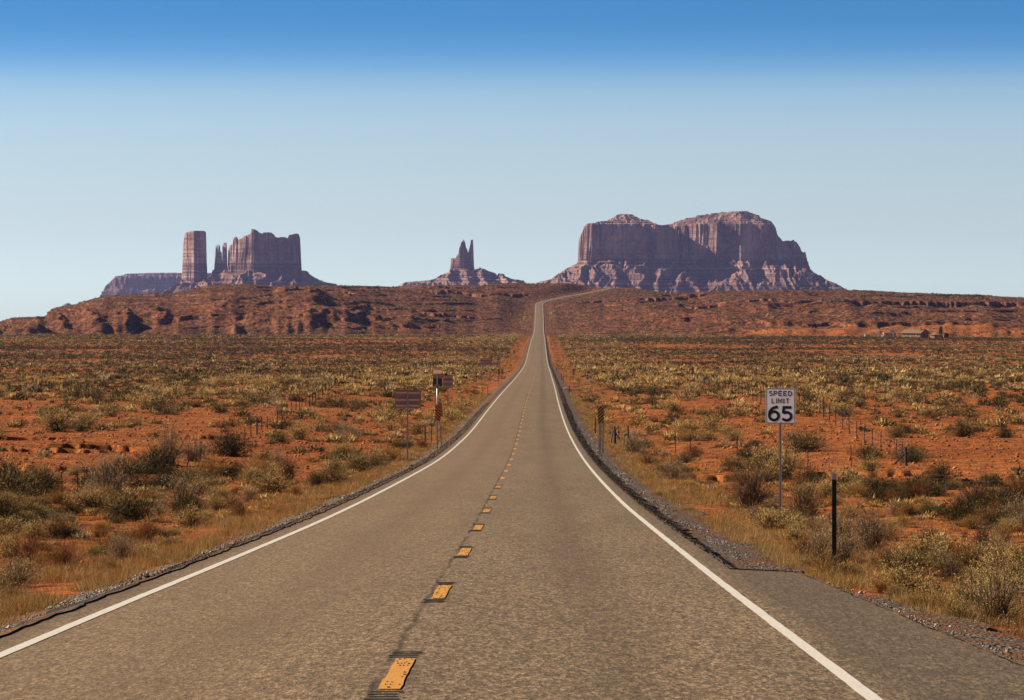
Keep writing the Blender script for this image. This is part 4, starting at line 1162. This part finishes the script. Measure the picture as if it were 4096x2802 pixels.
def bush_parts(kind, seed, nstem, nleaf, radius=1.0):
    """a shrub one unit in radius: twigs and leaves as (verts, faces, colours)"""
    K = KIND[kind]; rng = np.random.default_rng(seed)
    D = dome_dirs(nstem, rng, K['up'])
    R = lumps(D, seed % 50 + 1) * rng.uniform(.80, 1.02, nstem)
    asp = K['asp'] * 2.0
    tip = D * R[:, None] * np.array([1, 1, asp])
    base = rng.normal(size=(nstem, 3)) * np.array([.10, .10, 0])
    mid = base * .6 + tip * np.array([.42, .42, .55]) + rng.normal(size=(nstem, 3)) * .035
    # twigs: two-segment flat ribbons, two crossing
    tv = []; tf = []; n0 = 0
    w0 = .016 if kind != 'twig' else .010
    for ax in (np.array([1, 0, 0.]), np.array([0, 1, 0.])):
        a = np.stack([base - ax * w0, base + ax * w0, mid + ax * w0 * .6, mid - ax * w0 * .6, tip + ax * w0 * .15, tip - ax * w0 * .15], 1)
        q = np.arange(nstem)[:, None] * 6
        f = np.concatenate([q + np.array([0, 1, 2]), q + np.array([0, 2, 3]), q + np.array([3, 2, 4]), q + np.array([3, 4, 5])]) + n0
        tv.append(a.reshape(-1, 3)); tf.append(f); n0 += nstem * 6
    tv = np.concatenate(tv); tf = np.concatenate(tf)
    tc = np.array(K['tw']) * rng.uniform(.6, 1.3, (len(tv) // 6, 1)).repeat(6, 0)
    # leaves along the outer part of the twigs
    i = rng.integers(0, nstem, nleaf)
    t = rng.uniform(0.10, 1, nleaf) ** (.62 if kind != 'twig' else .9)
    p = np.where(t[:, None] < .5, base[i] + (mid[i] - base[i]) * (t[:, None] * 2), mid[i] + (tip[i] - mid[i]) * (t[:, None] * 2 - 1))
    sp = .13 if kind != 'twig' else .09
    p = p + rng.normal(size=(nleaf, 3)) * np.array([sp, sp, sp * .6]) * (.35 + t[:, None])
    p[:, 2] = np.abs(p[:, 2])
    dr = (tip[i] - mid[i]); dr /= np.linalg.norm(dr, axis=1, keepdims=True)
    dr = dr + rng.normal(size=(nleaf, 3)) * .45 + np.array([0, 0, .25 * K['up']]); dr /= np.linalg.norm(dr, axis=1, keepdims=True)
    L = K['ll'] * rng.uniform(.6, 1.4, nleaf); W = K['lw'] * rng.uniform(.8, 1.8, nleaf) * (1400 / nleaf) ** .5
    lv, lf = blades(p, dr, L, W, rng)
    m = rng.uniform(0, 1, (nleaf, 1)); c = np.array(K['c0']) * (1 - m) + np.array(K['c1']) * m
    return tv, tf, tc, lv, lf, c, t, K, rng

def flowers(p, K, rng, n, size):
    """fluffy seed heads: little crossed blades"""
    d = rng.normal(size=(n, 3)); d[:, 2] = np.abs(d[:, 2]) + .2; d /= np.linalg.norm(d, axis=1, keepdims=True)
    v, f = blades(p, d, size * rng.uniform(.7, 1.3, n), size * rng.uniform(.5, .9, n), rng)
    c = np.array(K['tip']) * rng.uniform(.7, 1.25, (n, 1))
    return v, f, c.repeat(3, 0)

def make_bush(kind, seed, nstem, nleaf, split):
    tv, tf, tc, lv, lf, c, t, K, rng = bush_parts(kind, seed, nstem, nleaf)
    tipm = (rng.uniform(0, 1, len(t)) < K['tipk'] * np.clip((t - .55) / .4, 0, 1))
    c = np.where(tipm[:, None], np.array(K['tip']) * rng.uniform(.8, 1.2, (len(t), 1)), c).repeat(3, 0)
    heads = None
    if kind in ('rabbit', 'tan'):
        top = np.where(t > .72)[0]
        j = rng.choice(top, min(len(top), int(len(t) * .55)))
        p = lv.reshape(-1, 3, 3)[j, 2] + rng.normal(size=(len(j), 3)) * .02
        heads = flowers(p, K, rng, len(j), .050 * (1400 / nleaf) ** .4)
    if split:
        out = [('branches', mesh_np('branches', tv, tf, cols=tc), M_TWIG), ('foliage', mesh_np('foliage', lv, lf, cols=c), M_LEAF)]
        if heads is not None: out.append(('flower_heads', mesh_np('flower_heads', heads[0], heads[1], cols=heads[2]), M_LEAF))
        for _, me, mt in out: me.materials.append(mt)
        return out
    V = [lv, tv]; Fc = [lf, tf + len(lv)]; Cc = [c, tc]
    if heads is not None:
        Fc.append(heads[1] + len(lv) + len(tv)); V.append(heads[0]); Cc.append(heads[2])
    me = mesh_np(kind, np.concatenate(V), np.concatenate(Fc), cols=np.concatenate(Cc))
    me.materials.append(M_LEAF)
    return me

NEARV = {k: [make_bush(k, 100 * i + j, 110 if k != 'twig' else 330, 2600 if k in ('sage', 'olive', 'rabbit', 'gold') else (2000 if k != 'twig' else 1500), True) for j in range(4)] for i, k in enumerate(KIND)}
MIDV = {k: [make_bush(k, 1000 + 100 * i + j, 34, 620, False) for j in range(5)] for i, k in enumerate(KIND)}

NAMES = {'sage': ('sagebrush', 'dark green sagebrush'), 'olive': ('sagebrush', 'olive sagebrush'), 'rabbit': ('rabbitbrush', 'yellow-topped rabbitbrush'),
         'gold': ('rabbitbrush', 'golden dry brush'), 'tan': ('rabbitbrush', 'pale tan brush'), 'rust': ('tumbleweed', 'rust-red weed'), 'twig': ('bare_shrub', 'bare twiggy shrub')}
LAND = [('speed limit sign', 3121, 1900), ('dark perforated marker post', 3336, 2180), ('largest left sign back', 1630, 1720), ('orange striped marker', 1752, 1690), ('solar sign', 1749, 1560),
        ('amber striped marker', 2400, 1700), ('right roadside brace posts', 2500, 1760), ('left fence brace', 812, 1830), ('far left fence posts', 140, 1960), ('left fence end post', 425, 1900),
        ('right field fence corner', 3625, 1830), ('yellow-green fence brace', 4080, 1930), ('tall left stake', 757, 1890), ('faded red sign', 2771, 1510), ('side track', 2420, 1570), ('wide two-post sign back', 1945, 1480),
        ('pale far stake', 3916, 1520), ('leaning wooden stake', 3750, 2360), ('right edge of the picture', 4096, 2200), ('left edge of the picture', 0, 2200), ('left edge of the far plain', 0, 1560), ('right edge of the far plain', 4096, 1600), ('upright sign back', 1792, 1600), ('left field fence', 1180, 1600), ('right field fence', 3050, 1590), ('left verge of the near road', 820, 2190), ('dry wash at right', 3300, 1890), ('old ledges in the left field', 520, 1780)]
ORD = ['nearest', 'second', 'third', 'fourth', 'fifth', 'sixth', 'seventh', 'eighth', 'ninth', 'tenth', 'eleventh', 'twelfth', 'thirteenth', 'fourteenth', 'fifteenth', 'sixteenth', 'seventeenth', 'eighteenth', 'nineteenth', 'twentieth']
ORD += ['twenty-' + o.replace('nearest', 'first') for o in ['nearest'] + ORD[1:9]] + ['thirtieth'] + ['thirty-' + o.replace('nearest', 'first') for o in ['nearest'] + ORD[1:9]]

PLANTS = []     # x, y, z, width, height factor, kind
def plant(x, y, w, kind, z=None, hs=1.0):
    PLANTS.append([x, y, ground(x, y) if z is None else z, w, hs, kind])

# bushes one can pick out in the photograph: column, foot row, width in pixels, kind
HERO = [(674, 1862, 165, 'tan', 1.0), (475, 1852, 66, 'tan', 1), (176, 1830, 66, 'tan', 1), (678, 1920, 112, 'sage', 1), (836, 1918, 135, 'gold', 1), (946, 1922, 115, 'sage', .9), (792, 1978, 95, 'rabbit', 1),
        (880, 2022, 115, 'rabbit', 1), (506, 2080, 215, 'sage', .85), (410, 2012, 105, 'gold', 1), (365, 1992, 84, 'gold', 1), (748, 2032, 130, 'sage', .9), (757, 2060, 150, 'sage', .8), (282, 2062, 110, 'sage', 1),
        (105, 2118, 105, 'sage', 1), (232, 2156, 165, 'sage', .75), (585, 2182, 120, 'rust', 1), (690, 2192, 90, 'sage', .8), (120, 2262, 190, 'rust', .75), (757, 2112, 150, 'rabbit', .8), (890, 2092, 66, 'rabbit', 1.1),
        (165, 1932, 115, 'rabbit', .9), (30, 1900, 75, 'sage', 1), (430, 1905, 112, 'tan', .7), (165, 2042, 95, 'sage', 1), (540, 1960, 90, 'rust', .8), (620, 1995, 85, 'olive', .9), (330, 1930, 60, 'olive', 1), (40, 2230, 120, 'rust', .8), (960, 2070, 90, 'twig', .7), (1000, 2010, 80, 'tan', .9),
        (1040, 1930, 150, 'gold', 1.1), (1085, 1975, 170, 'rabbit', .8), (1150, 1925, 100, 'twig', 1.1), (1265, 1950, 90, 'twig', .9), (1350, 1840, 120, 'sage', .55), (1318, 1872, 55, 'rabbit', 1), (1405, 1768, 55, 'rabbit', .8), (1440, 1890, 130, 'twig', .8), (1500, 1870, 110, 'rabbit', .9), (1560, 1850, 110, 'gold', .9),
        (1588, 1802, 90, 'sage', .8), (1625, 1795, 80, 'olive', .9), (1690, 1800, 60, 'rust', 1), (1640, 1770, 60, 'sage', .8), (1790, 1790, 70, 'sage', .7), (1680, 1738, 90, 'olive', .9), (1725, 1700, 80, 'rabbit', .9), (1810, 1690, 100, 'rabbit', .8), (1845, 1660, 80, 'rabbit', .8), (1860, 1630, 90, 'rabbit', .7), (1800, 1655, 60, 'rabbit', .8),
        (1590, 1660, 55, 'sage', .8), (1545, 1590, 60, 'sage', .9), (1360, 1630, 145, 'sage', .6), (1290, 1630, 110, 'olive', .5), (1300, 1840, 50, 'sage', .7),
        (3005, 2040, 215, 'twig', 1.05), (3215, 2085, 180, 'twig', 1.0), (3185, 2095, 150, 'olive', .8), (3090, 2125, 180, 'rabbit', .75), (3185, 2185, 125, 'rabbit', .9), (3300, 2322, 150, 'gold', 1.0), (3390, 2325, 140, 'olive', 1.0), (3340, 1960, 70, 'sage', .7),
        (3600, 2296, 240, 'olive', .8), (3690, 2262, 190, 'rabbit', .9), (3780, 2256, 190, 'rabbit', .9), (3900, 2300, 230, 'olive', .9), (4000, 2330, 230, 'rabbit', .9), (4085, 2352, 200, 'olive', 1.0), (3930, 2200, 130, 'twig', 1), (3800, 2335, 180, 'twig', .7), (4060, 2250, 130, 'rabbit', .9),
        (3480, 2165, 155, 'twig', .9), (3715, 2195, 125, 'twig', .9), (3568, 2018, 62, 'rust', 1.1), (3610, 2032, 62, 'olive', .9), (3695, 2028, 52, 'rust', 1), (3850, 2022, 48, 'rust', 1), (3930, 2002, 52, 'rust', 1), (3985, 2048, 55, 'rust', 1), (4060, 2095, 52, 'rust', 1), (3880, 2065, 80, 'twig', .6), (3508, 1995, 60, 'sage', .7), (3390, 1972, 50, 'sage', .9), (3425, 1948, 100, 'tan', .6), (3560, 1910, 55, 'rust', .9), (3730, 1935, 50, 'rust', 1),
        (2580, 1795, 85, 'olive', .8), (2430, 1692, 45, 'rabbit', .9), (2400, 1660, 60, 'rabbit', .8), (2430, 1630, 70, 'rabbit', .7), (2475, 1640, 70, 'rabbit', .7), (2520, 1650, 70, 'rabbit', .7), (2460, 1610, 60, 'rabbit', .7), (2540, 1620, 60, 'olive', .7), (2560, 1660, 60, 'rabbit', .8), (2620, 1690, 80, 'olive', .6), (2700, 1650, 90, 'sage', .7), (2640, 1625, 60, 'sage', .8), (2620, 2300, 60, 'rabbit', .6),
        (2640, 1990, 75, 'rabbit', .6), (2750, 2050, 80, 'rabbit', .5), (2600, 1935, 60, 'gold', .6), (4020, 1752, 88, 'sage', .8), (3620, 1735, 90, 'sage', .8), (3510, 1690, 90, 'sage', .7), (3560, 1705, 70, 'sage', .7), (3240, 1668, 75, 'sage', .7), (3040, 1690, 50, 'olive', .8), (2950, 1715, 45, 'sage', .7), (2935, 1735, 45, 'sage', .7), (2625, 1722, 42, 'sage', .6), (2675, 1720, 42, 'sage', .6), (2860, 1690, 60, 'sage', .5)]
for xs, yb, w, k, hs in HERO:
    x, yy, z = hit(xs, yb)
    PLANTS.append([x, yy, z, 1.25 * w * yy / F, hs, k])

rng = np.random.default_rng(7)
def scatter(n, umin, umax, dmin, dmax, dens=None, power=1.0):
    """points with about even density on the ground seen by the camera"""
    d = np.sqrt(rng.uniform(dmin ** 2, dmax ** 2, n)) if power == 1 else dmin * (dmax / dmin) ** rng.uniform(0, 1, n)
    u = rng.uniform(umin, umax, n)
    x = (u - 2048) / F * d
    a = np.abs(x - xroad(d))
    return u, x, d, a
# loose bushes over the plain
def pick(u, d, a, r):
    """kind by place"""
    if a < 12:
        return rng.choice(['gold', 'rabbit', 'olive', 'rust', 'tan'], p=[.42, .22, .14, .12, .10])
    if d < 115: return rng.choice(['sage', 'olive', 'rabbit', 'rust', 'twig', 'gold', 'tan'], p=[.26, .14, .24, .12, .04, .14, .06])
    yel = .5 * noise(u / 260, d / 160, 77) + (.30 if d > 480 else 0) + (.35 if a < 45 and d > 200 else 0)
    if r < .52 - yel: return 'sage'
    if r < .74 - .7 * yel: return 'olive'
    if r < .95: return 'rabbit'
    return 'tan'
n_ = 10000
u, x, dd, a = scatter(n_, -330, 4430, 45, 620)
near_ = rng.uniform(0, 1, n_) < .16
dd = np.where(near_, rng.uniform(38, 125, n_), dd); x = (u - 2048) / F * dd; a = np.abs(x - xroad(dd))
zz_ = terrain(x, dd)
clump = fbm(x / 26, dd / 40, 81, 2)
for i in range(n_):
    if a[i] < 5.6 + (1.2 if dd[i] > 60 else .5): continue
    d_ = dd[i]
    dens = np.interp(d_, [45, 110, 125, 190, 260, 330, 620], [.55, .60, .09, .19, .42, .62, .80])
    if a[i] < 13: dens = .95
    if d_ > 125 and a[i] > 16 and clump[i] < -.25 and d_ < 400: continue
    if rng.uniform() > dens: continue
    k = pick(u[i], d_, a[i], rng.uniform())
    w = rng.lognormal(math.log(1.45 if d_ > 125 else .85), .42)
    if a[i] < 12: w *= .62
    if k in ('rust', 'gold'): w *= .7
    w = float(np.clip(w, .3, 3.4))
    PLANTS.append([float(x[i]), float(d_), float(zz_[i]), w, rng.uniform(.65, 1.05), k])

# the largest 290 of each kind of plant stand alone; the rest of them are scrub
PLANTS.sort(key=lambda p: -p[3] / p[1])
cnt = {}; SOLO = []; REST = []
for p in PLANTS:
    nm = NAMES[p[5]][0]
    cnt[nm] = cnt.get(nm, 0) + 1
    (SOLO if cnt[nm] <= 285 else REST).append(p)
rnd = random.Random(5)
LAB = {}
for i, p in enumerate(SOLO):
    sx = 2048 + F * p[0] / p[1]; sy = H - F * p[2] / p[1]
    dist, nm_, lx, ly = min((abs(sx - lx) + 1.4 * abs(sy - ly), nm, lx, ly) for nm, lx, ly in LAND)
    dx, dy = sx - lx, sy - ly
    if abs(dx) > 1.1 * abs(dy): rel = 'right of' if dx > 0 else 'left of'
    else: rel = 'below' if dy > 0 else 'behind'
    w = p[3]
    key = (NAMES[p[5]][1], rel, nm_)
    LAB.setdefault(key, []).append((dist, i))
for key, lst in LAB.items():
    lst.sort()
    for r, (_, i) in enumerate(lst):
        kind, rel, lm = key
        SOLO[i].append(f'{kind} {rel} the {lm}' + (f', nearest it' if r == 0 and len(lst) > 1 else (f', {ORD[min(r, len(ORD) - 1)]} nearest' if r else '')))
for p in SOLO:
    x, y, z, w, hs, k, lab = p
    nm = NAMES[k][0]
    big = w / y * F > 44 and y < 230
    s = w / 2
    rz = rnd.uniform(0, 6.28)
    grp = {'sagebrush': 'sagebrush on the red plain', 'rabbitbrush': 'rabbitbrush and golden brush', 'tumbleweed': 'rust-red weeds', 'bare_shrub': 'bare twiggy shrubs'}[nm]
    if big:
        e = bpy.data.objects.new(nm, None); COL.objects.link(e); e.empty_display_size = .2
        for cn, me, mt in NEARV[k][rnd.randrange(4)]:
            c = bpy.data.objects.new(cn, me); COL.objects.link(c); c.parent = e
    else:
        e = bpy.data.objects.new(nm, MIDV[k][rnd.randrange(5)]); COL.objects.link(e)
    e.location = (x, y, z - .02 - .02 * w); e.rotation_euler = (0, 0, rz); e.scale = (s, s, s * hs)
    tag(e, lab, {'sagebrush': 'bush', 'rabbitbrush': 'bush', 'tumbleweed': 'weed', 'bare_shrub': 'shrub'}[nm], grp)

# ------------------------------------------------------------------ scrub: the plants nobody could count
def scrub(name, X, Y, Z, Wd, Hd, kinds, ntri, seed, fat=1.0):
    """many small bushes in one mesh, each a dome of ntri blades"""
    r = np.random.default_rng(seed); n = len(X)
    D = dome_dirs(n * ntri, r, .6).reshape(n, ntri, 3)
    rad = r.uniform(.45, 1.0, (n, ntri, 1)) * (1 + .35 * r.normal(size=(n, ntri, 1)) * .5)
    sc = np.stack([Wd / 2, Wd / 2, Hd], -1)[:, None, :]
    base = D * rad * sc * np.array([.8, .8, .62])
    dr = D + r.normal(size=D.shape) * .45 + np.array([0, 0, .35]); dr /= np.linalg.norm(dr, axis=2, keepdims=True)
    L = (np.minimum(Wd, Hd * 1.6)[:, None] * r.uniform(.18, .36, (n, ntri)))
    W = L * r.uniform(.28, .55, (n, ntri)) * fat * (40 / ntri) ** .4
    P = base + np.stack([X, Y, Z - .03 * Wd], -1)[:, None, :]
    v, f = blades(P.reshape(-1, 3), dr.reshape(-1, 3), L.ravel(), W.ravel(), r)
    c0 = np.array([KIND[k]['c0'] for k in kinds]); c1 = np.array([KIND[k]['c1'] for k in kinds]); tp = np.array([KIND[k]['tip'] for k in kinds]); tk = np.array([KIND[k]['tipk'] for k in kinds])
    m = r.uniform(0, 1, (n, ntri, 1))
    c = c0[:, None] * (1 - m) + c1[:, None] * m
    top = (D[:, :, 2] * rad[:, :, 0] > .42) & (r.uniform(0, 1, (n, ntri)) < tk[:, None] * 1.25)
    c = np.where(top[:, :, None], tp[:, None] * r.uniform(.75, 1.15, (n, ntri, 1)), c) * r.uniform(.75, 1.25, (n, 1, 1))
    o = link(name, mesh_np(name, v, f, cols=c.reshape(-1, 3).repeat(3, 0)), M_LEAF)
    return tag(o, kind='stuff')
R_ = np.array([p[:5] for p in REST]) if REST else np.zeros((0, 5))
if len(R_):
    scrub('loose_scrub', R_[:, 0], R_[:, 1], R_[:, 2], R_[:, 3], R_[:, 3] * .5 * R_[:, 4], [p[5] for p in REST], 120, 11)
n_ = 125000
u, x, dd, a = scatter(n_, -420, 4520, 600, 2080)
ok = (a > 6.2) & (dd < np.interp(u, D0[:, 0], D0[:, 1]) + 25)
pat = fbm(x / 90, dd / 130, 91, 3)
keep = ok & (rng.uniform(0, 1, n_) < np.clip(.72 + .8 * pat + np.where(a < 40, .3, 0), .10, 1))
u, x, dd, a, pat = u[keep], x[keep], dd[keep], a[keep], pat[keep]
yl = rng.uniform(-.05, 1, len(x)) + .55 * fbm(x / 160, dd / 110, 93, 3) + np.where(a < 40, .35, 0)
band = np.exp(-((dd - np.where(u < 2048, 1250, 1500)) / 260.0) ** 2)
yl = yl - .35 * band
kinds = np.where(yl > .66, 'rabbit', np.where(yl > .34, 'olive', 'sage'))
kinds = np.where((a < 11) & (rng.uniform(0, 1, len(x)) < .5), 'gold', kinds)
Wd = np.clip(rng.lognormal(math.log(1.5), .35, len(x)), .6, 3.4); Wd = np.where(a < 11, Wd * .55, Wd)
scrub('plain_scrub', x, dd, terrain(x, dd), Wd, Wd * rng.uniform(.30, .50, len(x)), list(kinds), 26, 12, 1.3)
# speckle of low brush on the hills
n_ = 150000
u, x, dd, a = scatter(n_, -420, 4520, 1750, 3300)
t_ = dd - np.interp(u, D0[:, 0], D0[:, 1])
pat = fbm(x / 70, dd / 90, 95, 3)
keep = (a > 7) & (t_ > 25) & (rng.uniform(0, 1, n_) < np.clip(.55 + .8 * pat + .35 * sstep(2300, 3000, dd), .08, 1))
u, x, dd, a = u[keep], x[keep], dd[keep], a[keep]
kinds = rng.choice(['sage', 'olive', 'tan', 'rabbit'], len(x), p=[.60, .16, .20, .04])
kinds = np.where((a < 14), 'rabbit', kinds)
Wd = np.clip(rng.lognormal(math.log(1.5), .35, len(x)), .7, 3.4)
scrub('hill_scrub', x, dd, terrain(x, dd), Wd, Wd * rng.uniform(.35, .55, len(x)), list(kinds), 11, 13, 1.7)

# dry grass along both verges and thin grass over the near ground
def tufts(name, X, Y, Z, hgt, nb, cols_, seed, spread=.10, wid=.006):
    r = np.random.default_rng(seed); n = len(X)
    off = r.normal(size=(n, nb, 3)) * np.array([1, 1, 0]) * spread
    P = np.stack([X, Y, Z - .015], -1)[:, None, :] + off
    d = r.normal(size=(n, nb, 3)) * .55 + np.array([0, 0, 1.0]) + off * 1.5
    d /= np.linalg.norm(d, axis=2, keepdims=True)
    L = hgt[:, None] * r.uniform(.45, 1.15, (n, nb)); W = wid * r.uniform(.7, 1.5, (n, nb)) * np.maximum(1, Y[:, None] / 75)
    v, f = blades(P.reshape(-1, 3), d.reshape(-1, 3), L.ravel(), W.ravel(), r)
    k = r.integers(0, len(cols_), n)
    c = np.array(cols_)[k][:, None, :] * r.uniform(.6, 1.35, (n, nb, 1))
    o = link(name, mesh_np(name, v, f, cols=c.reshape(-1, 3).repeat(3, 0)), M_LEAF)
    return tag(o, kind='stuff')
GC = [(.50, .27, .08), (.44, .21, .055), (.52, .30, .10), (.38, .17, .045), (.34, .19, .06), (.26, .17, .055), (.50, .36, .17), (.17, .12, .035), (.30, .13, .04), (.12, .09, .03), (.40, .30, .13)]
n_ = 34000
yv = 24 * (420 / 24.) ** rng.uniform(0, 1, n_)
sd_ = np.where(rng.uniform(0, 1, n_) < .5, -1, 1)
off = 4.95 + np.abs(rng.normal(0, 1.7, n_)) + np.where((sd_ > 0) & (yv < 44), 1.0, np.where(sd_ > 0, .3, 0))
xv = xroad(yv) + sd_ * off
cl = fbm(xv / 1.6, yv / 3.5, 97, 2)
k = cl > -.12
tufts('verge_grass', xv[k], yv[k], terrain(xv[k], yv[k]), np.clip(.17 + .20 * cl[k], .06, .42) * rng.uniform(.7, 1.2, k.sum()), 26, GC, 21)
n_ = 52000
dv = 26 * (300 / 26.) ** rng.uniform(0, 1, n_)
uv_ = rng.uniform(-300, 4400, n_)
xv = (uv_ - 2048) / F * dv
av = np.abs(xv - xroad(dv))
cl = fbm(xv / 3.2, dv / 6.0, 98, 3)
k = (av > 6.5) & (cl > np.interp(dv, [26, 115, 125, 170, 300], [-.35, -.15, .15, .22, .10]))
tufts('thin_grass', xv[k], dv[k], terrain(xv[k], dv[k]), rng.uniform(.05, .20, k.sum()), 12, [(.12, .06, .025), (.16, .10, .05), (.30, .13, .045), (.24, .09, .03), (.36, .22, .09), (.20, .15, .06), (.40, .28, .15)], 22, .09, .005)

# loose stones on the verges and over the near ground
def stones(name, X, Y, Z, size, cols_, seed):
    r = np.random.default_rng(seed); n = len(X)
    base = np.array([(1, 0, 0), (-.5, .87, 0), (-.5, -.87, 0), (0, 0, 1), (0, 0, -.6)], float)
    v = base[None] * (1 + .5 * r.normal(size=(n, 5, 1)) * .5) * size[:, None, None] * np.array([1, 1, .75])
    a = r.uniform(0, 6.28, n); ca, sa = np.cos(a)[:, None], np.sin(a)[:, None]
    vx = v[:, :, 0] * ca - v[:, :, 1] * sa; vy = v[:, :, 0] * sa + v[:, :, 1] * ca
    v = np.stack([vx, vy, v[:, :, 2] + .35 * size[:, None]], -1) + np.stack([X, Y, Z], -1)[:, None]
    f = np.array([(0, 1, 3), (1, 2, 3), (2, 0, 3), (1, 0, 4), (2, 1, 4), (0, 2, 4)])
    f = (np.arange(n)[:, None, None] * 5 + f[None]).reshape(-1, 3)
    c = np.array(cols_)[r.integers(0, len(cols_), n)] * r.uniform(.6, 1.3, (n, 1))
    o = link(name, mesh_np(name, v.reshape(-1, 3), f, cols=c.repeat(5, 0)), M_TWIG)
    return tag(o, kind='stuff')
n_ = 40000
yv = 22 * (260 / 22.) ** rng.uniform(0, 1, n_)
sd_ = np.where(rng.uniform(0, 1, n_) < .42, -1, 1)
re_ = re(yv)
o0 = np.where(sd_ > 0, re_ + np.where(yv < 42.5, .10, .52), 4.52)
off = o0 + np.abs(rng.normal(0, 1, n_)) * np.where((sd_ > 0) & (yv < 44), .7, .42)
xv = xroad(yv) + sd_ * off
zv = np.where(off < 5.9, zroad(yv) + np.interp(off, [3.9, 4.62, 5.75], [-.06, -.285, -.50]), terrain(xv, yv))
zv = np.where((sd_ > 0), zroad(yv) + np.interp(off - re_, [0, .7, 1.7], [-.07, -.27, -.50]), zv)
zv = np.where((sd_ > 0) & (yv < 42.5), zroad(yv) + np.interp(off - re_, [0, .11, 1.65], [-.07, -.27, -.50]), zv)
cl = fbm(xv / 1.2, yv / 5.0, 99, 2)
k = (cl > np.where((sd_ > 0) & (yv < 45), -.5, .22)) | (rng.uniform(0, 1, n_) < .06)
stones('loose_gravel', xv[k], yv[k], zv[k] - .005, (rng.lognormal(math.log(.014), .35, n_) * np.maximum(1, yv / 60) ** .5)[k], [(.16, .14, .12), (.30, .27, .23), (.46, .42, .37), (.09, .08, .065), (.36, .25, .17)], 31)
n_ = 24000
yv = 42 * (330 / 42.) ** rng.uniform(0, 1, n_); q_ = rng.uniform(-.03, 1.0, n_)
sd_ = np.where(rng.uniform(0, 1, n_) < .25, -1, 1)
off = np.where(sd_ > 0, re(yv) + q_ * np.interp(yv, [42, 46, 70, 110], [.12, .2, .42, .46]), 3.88 + q_ * .66)
xv = xroad(yv) + sd_ * off
zv = zroad(yv) + np.interp(q_, [0, 1, 1.3], [-.05, -.23, -.27])
stones('shade_dark_crumbs', xv, yv, zv - .004, rng.lognormal(math.log(.011), .4, n_) * np.maximum(1, yv / 60) ** .5, [(.03, .024, .017), (.05, .04, .028), (.014, .011, .008), (.16, .13, .10)], 33)  # loose crumbs, mostly near-black to carry on the shoulder's painted shade
n_ = 60000
dv = 40 * (420 / 40.) ** rng.uniform(0, 1, n_); uv_ = rng.uniform(-200, 4300, n_)
xv = (uv_ - 2048) / F * dv; av = np.abs(xv - xroad(dv)); k = av > 7
stones('field_stones', xv[k], dv[k], terrain(xv[k], dv[k]) - .01, (np.minimum(rng.lognormal(math.log(.018), .55, n_), .055) * np.clip(dv / 75, 1, 3.2))[k], [(.36, .105, .030), (.26, .075, .022), (.44, .16, .055)], 32)
# the red boulder by the largest sign back
for xs, yb, w, lab in ((1658, 1768, 25, 'red boulder beside the post of the largest left sign back'), (1640, 1778, 14, 'small red rock left of the red boulder')):
    x, yy, z = hit(xs, yb)
    r = np.random.default_rng(xs); s = w * yy / F * .5
    me = bpy.data.meshes.new('boulder')
    import bmesh
    bm = bmesh.new(); bmesh.ops.create_icosphere(bm, subdivisions=3, radius=s)
    for v in bm.verts:
        q = v.co.normalized()
        k = 1 + .35 * float(noise(np.array([q.x * 1.6 + xs]), np.array([q.y * 1.6 + q.z * 1.3]), 3)[0]) + .12 * float(noise(np.array([q.x * 5]), np.array([q.y * 5 + q.z * 4]), 4)[0])
        v.co = q * s * k; v.co.z *= .85
    bm.to_mesh(me); bm.free()
    tag(link('boulder', me, M_HILL, None, (x, yy, z + s * .35)), lab, 'rock', 'red rocks')
# dark evergreen and low juniper at the homestead
for xs, d_, w, h, lean, lab in ((3760, hd + 4, 2.1, 6.2, .10, 'dark narrow leaning evergreen behind the eight-sided hut'), (3786, hd - 4, 2.6, 2.6, .0, 'dark rounded juniper right of the white post')):
    x, yy, z = put(xs, d_)
    e = empty('evergreen_tree', (x, yy, z), lab, 'tree', 'dark trees at the homestead')
    mb = MB(); mb.tube([(0, 0, -.3), (lean * h, 0, h * .8)], .14, 7, .06); mb.build('trunk', M_DBARK, e)
    r = np.random.default_rng(int(xs)); n = 900
    zz = r.uniform(.10, 1, n) * h; rr = w / 2 * np.sqrt(r.uniform(0, 1, n)) * np.interp(zz / h, [.0, .15, .85, 1], [.5, 1, .9, .45]); aa = r.uniform(0, 6.28, n)
    P_ = np.stack([rr * np.cos(aa) + lean * zz, rr * np.sin(aa), zz], -1)
    dr = r.normal(size=(n, 3)) + np.array([0, 0, .6]); dr /= np.linalg.norm(dr, axis=1, keepdims=True)
    v, f = blades(P_, dr, r.uniform(.25, .6, n), r.uniform(.15, .32, n), r)
    c = np.array((.020, .022, .012)) * r.uniform(.5, 1.6, (n, 1))
    link('crown', mesh_np('crown', v, f, cols=c.repeat(3, 0)), M_LEAF, e)
# ------------------------------------------------------------------ haze
hb = MB(); hb.box(0, 7600, 30, 30000, 16200, 620)
hz = bpy.data.materials.new('haze_air'); hz.use_nodes = True
hn = hz.node_tree.nodes; hn.clear()
ho = hn.new('ShaderNodeOutputMaterial'); hv = hn.new('ShaderNodeVolumePrincipled')
hv.inputs['Density'].default_value = 2.2e-5
hv.inputs['Color'].default_value = (.46, .50, 1.0, 1)
hv.inputs['Anisotropy'].default_value = 0.2
hz.node_tree.links.new(hv.outputs[0], ho.inputs['Volume'])
tag(hb.build('haze', hz), kind='stuff')
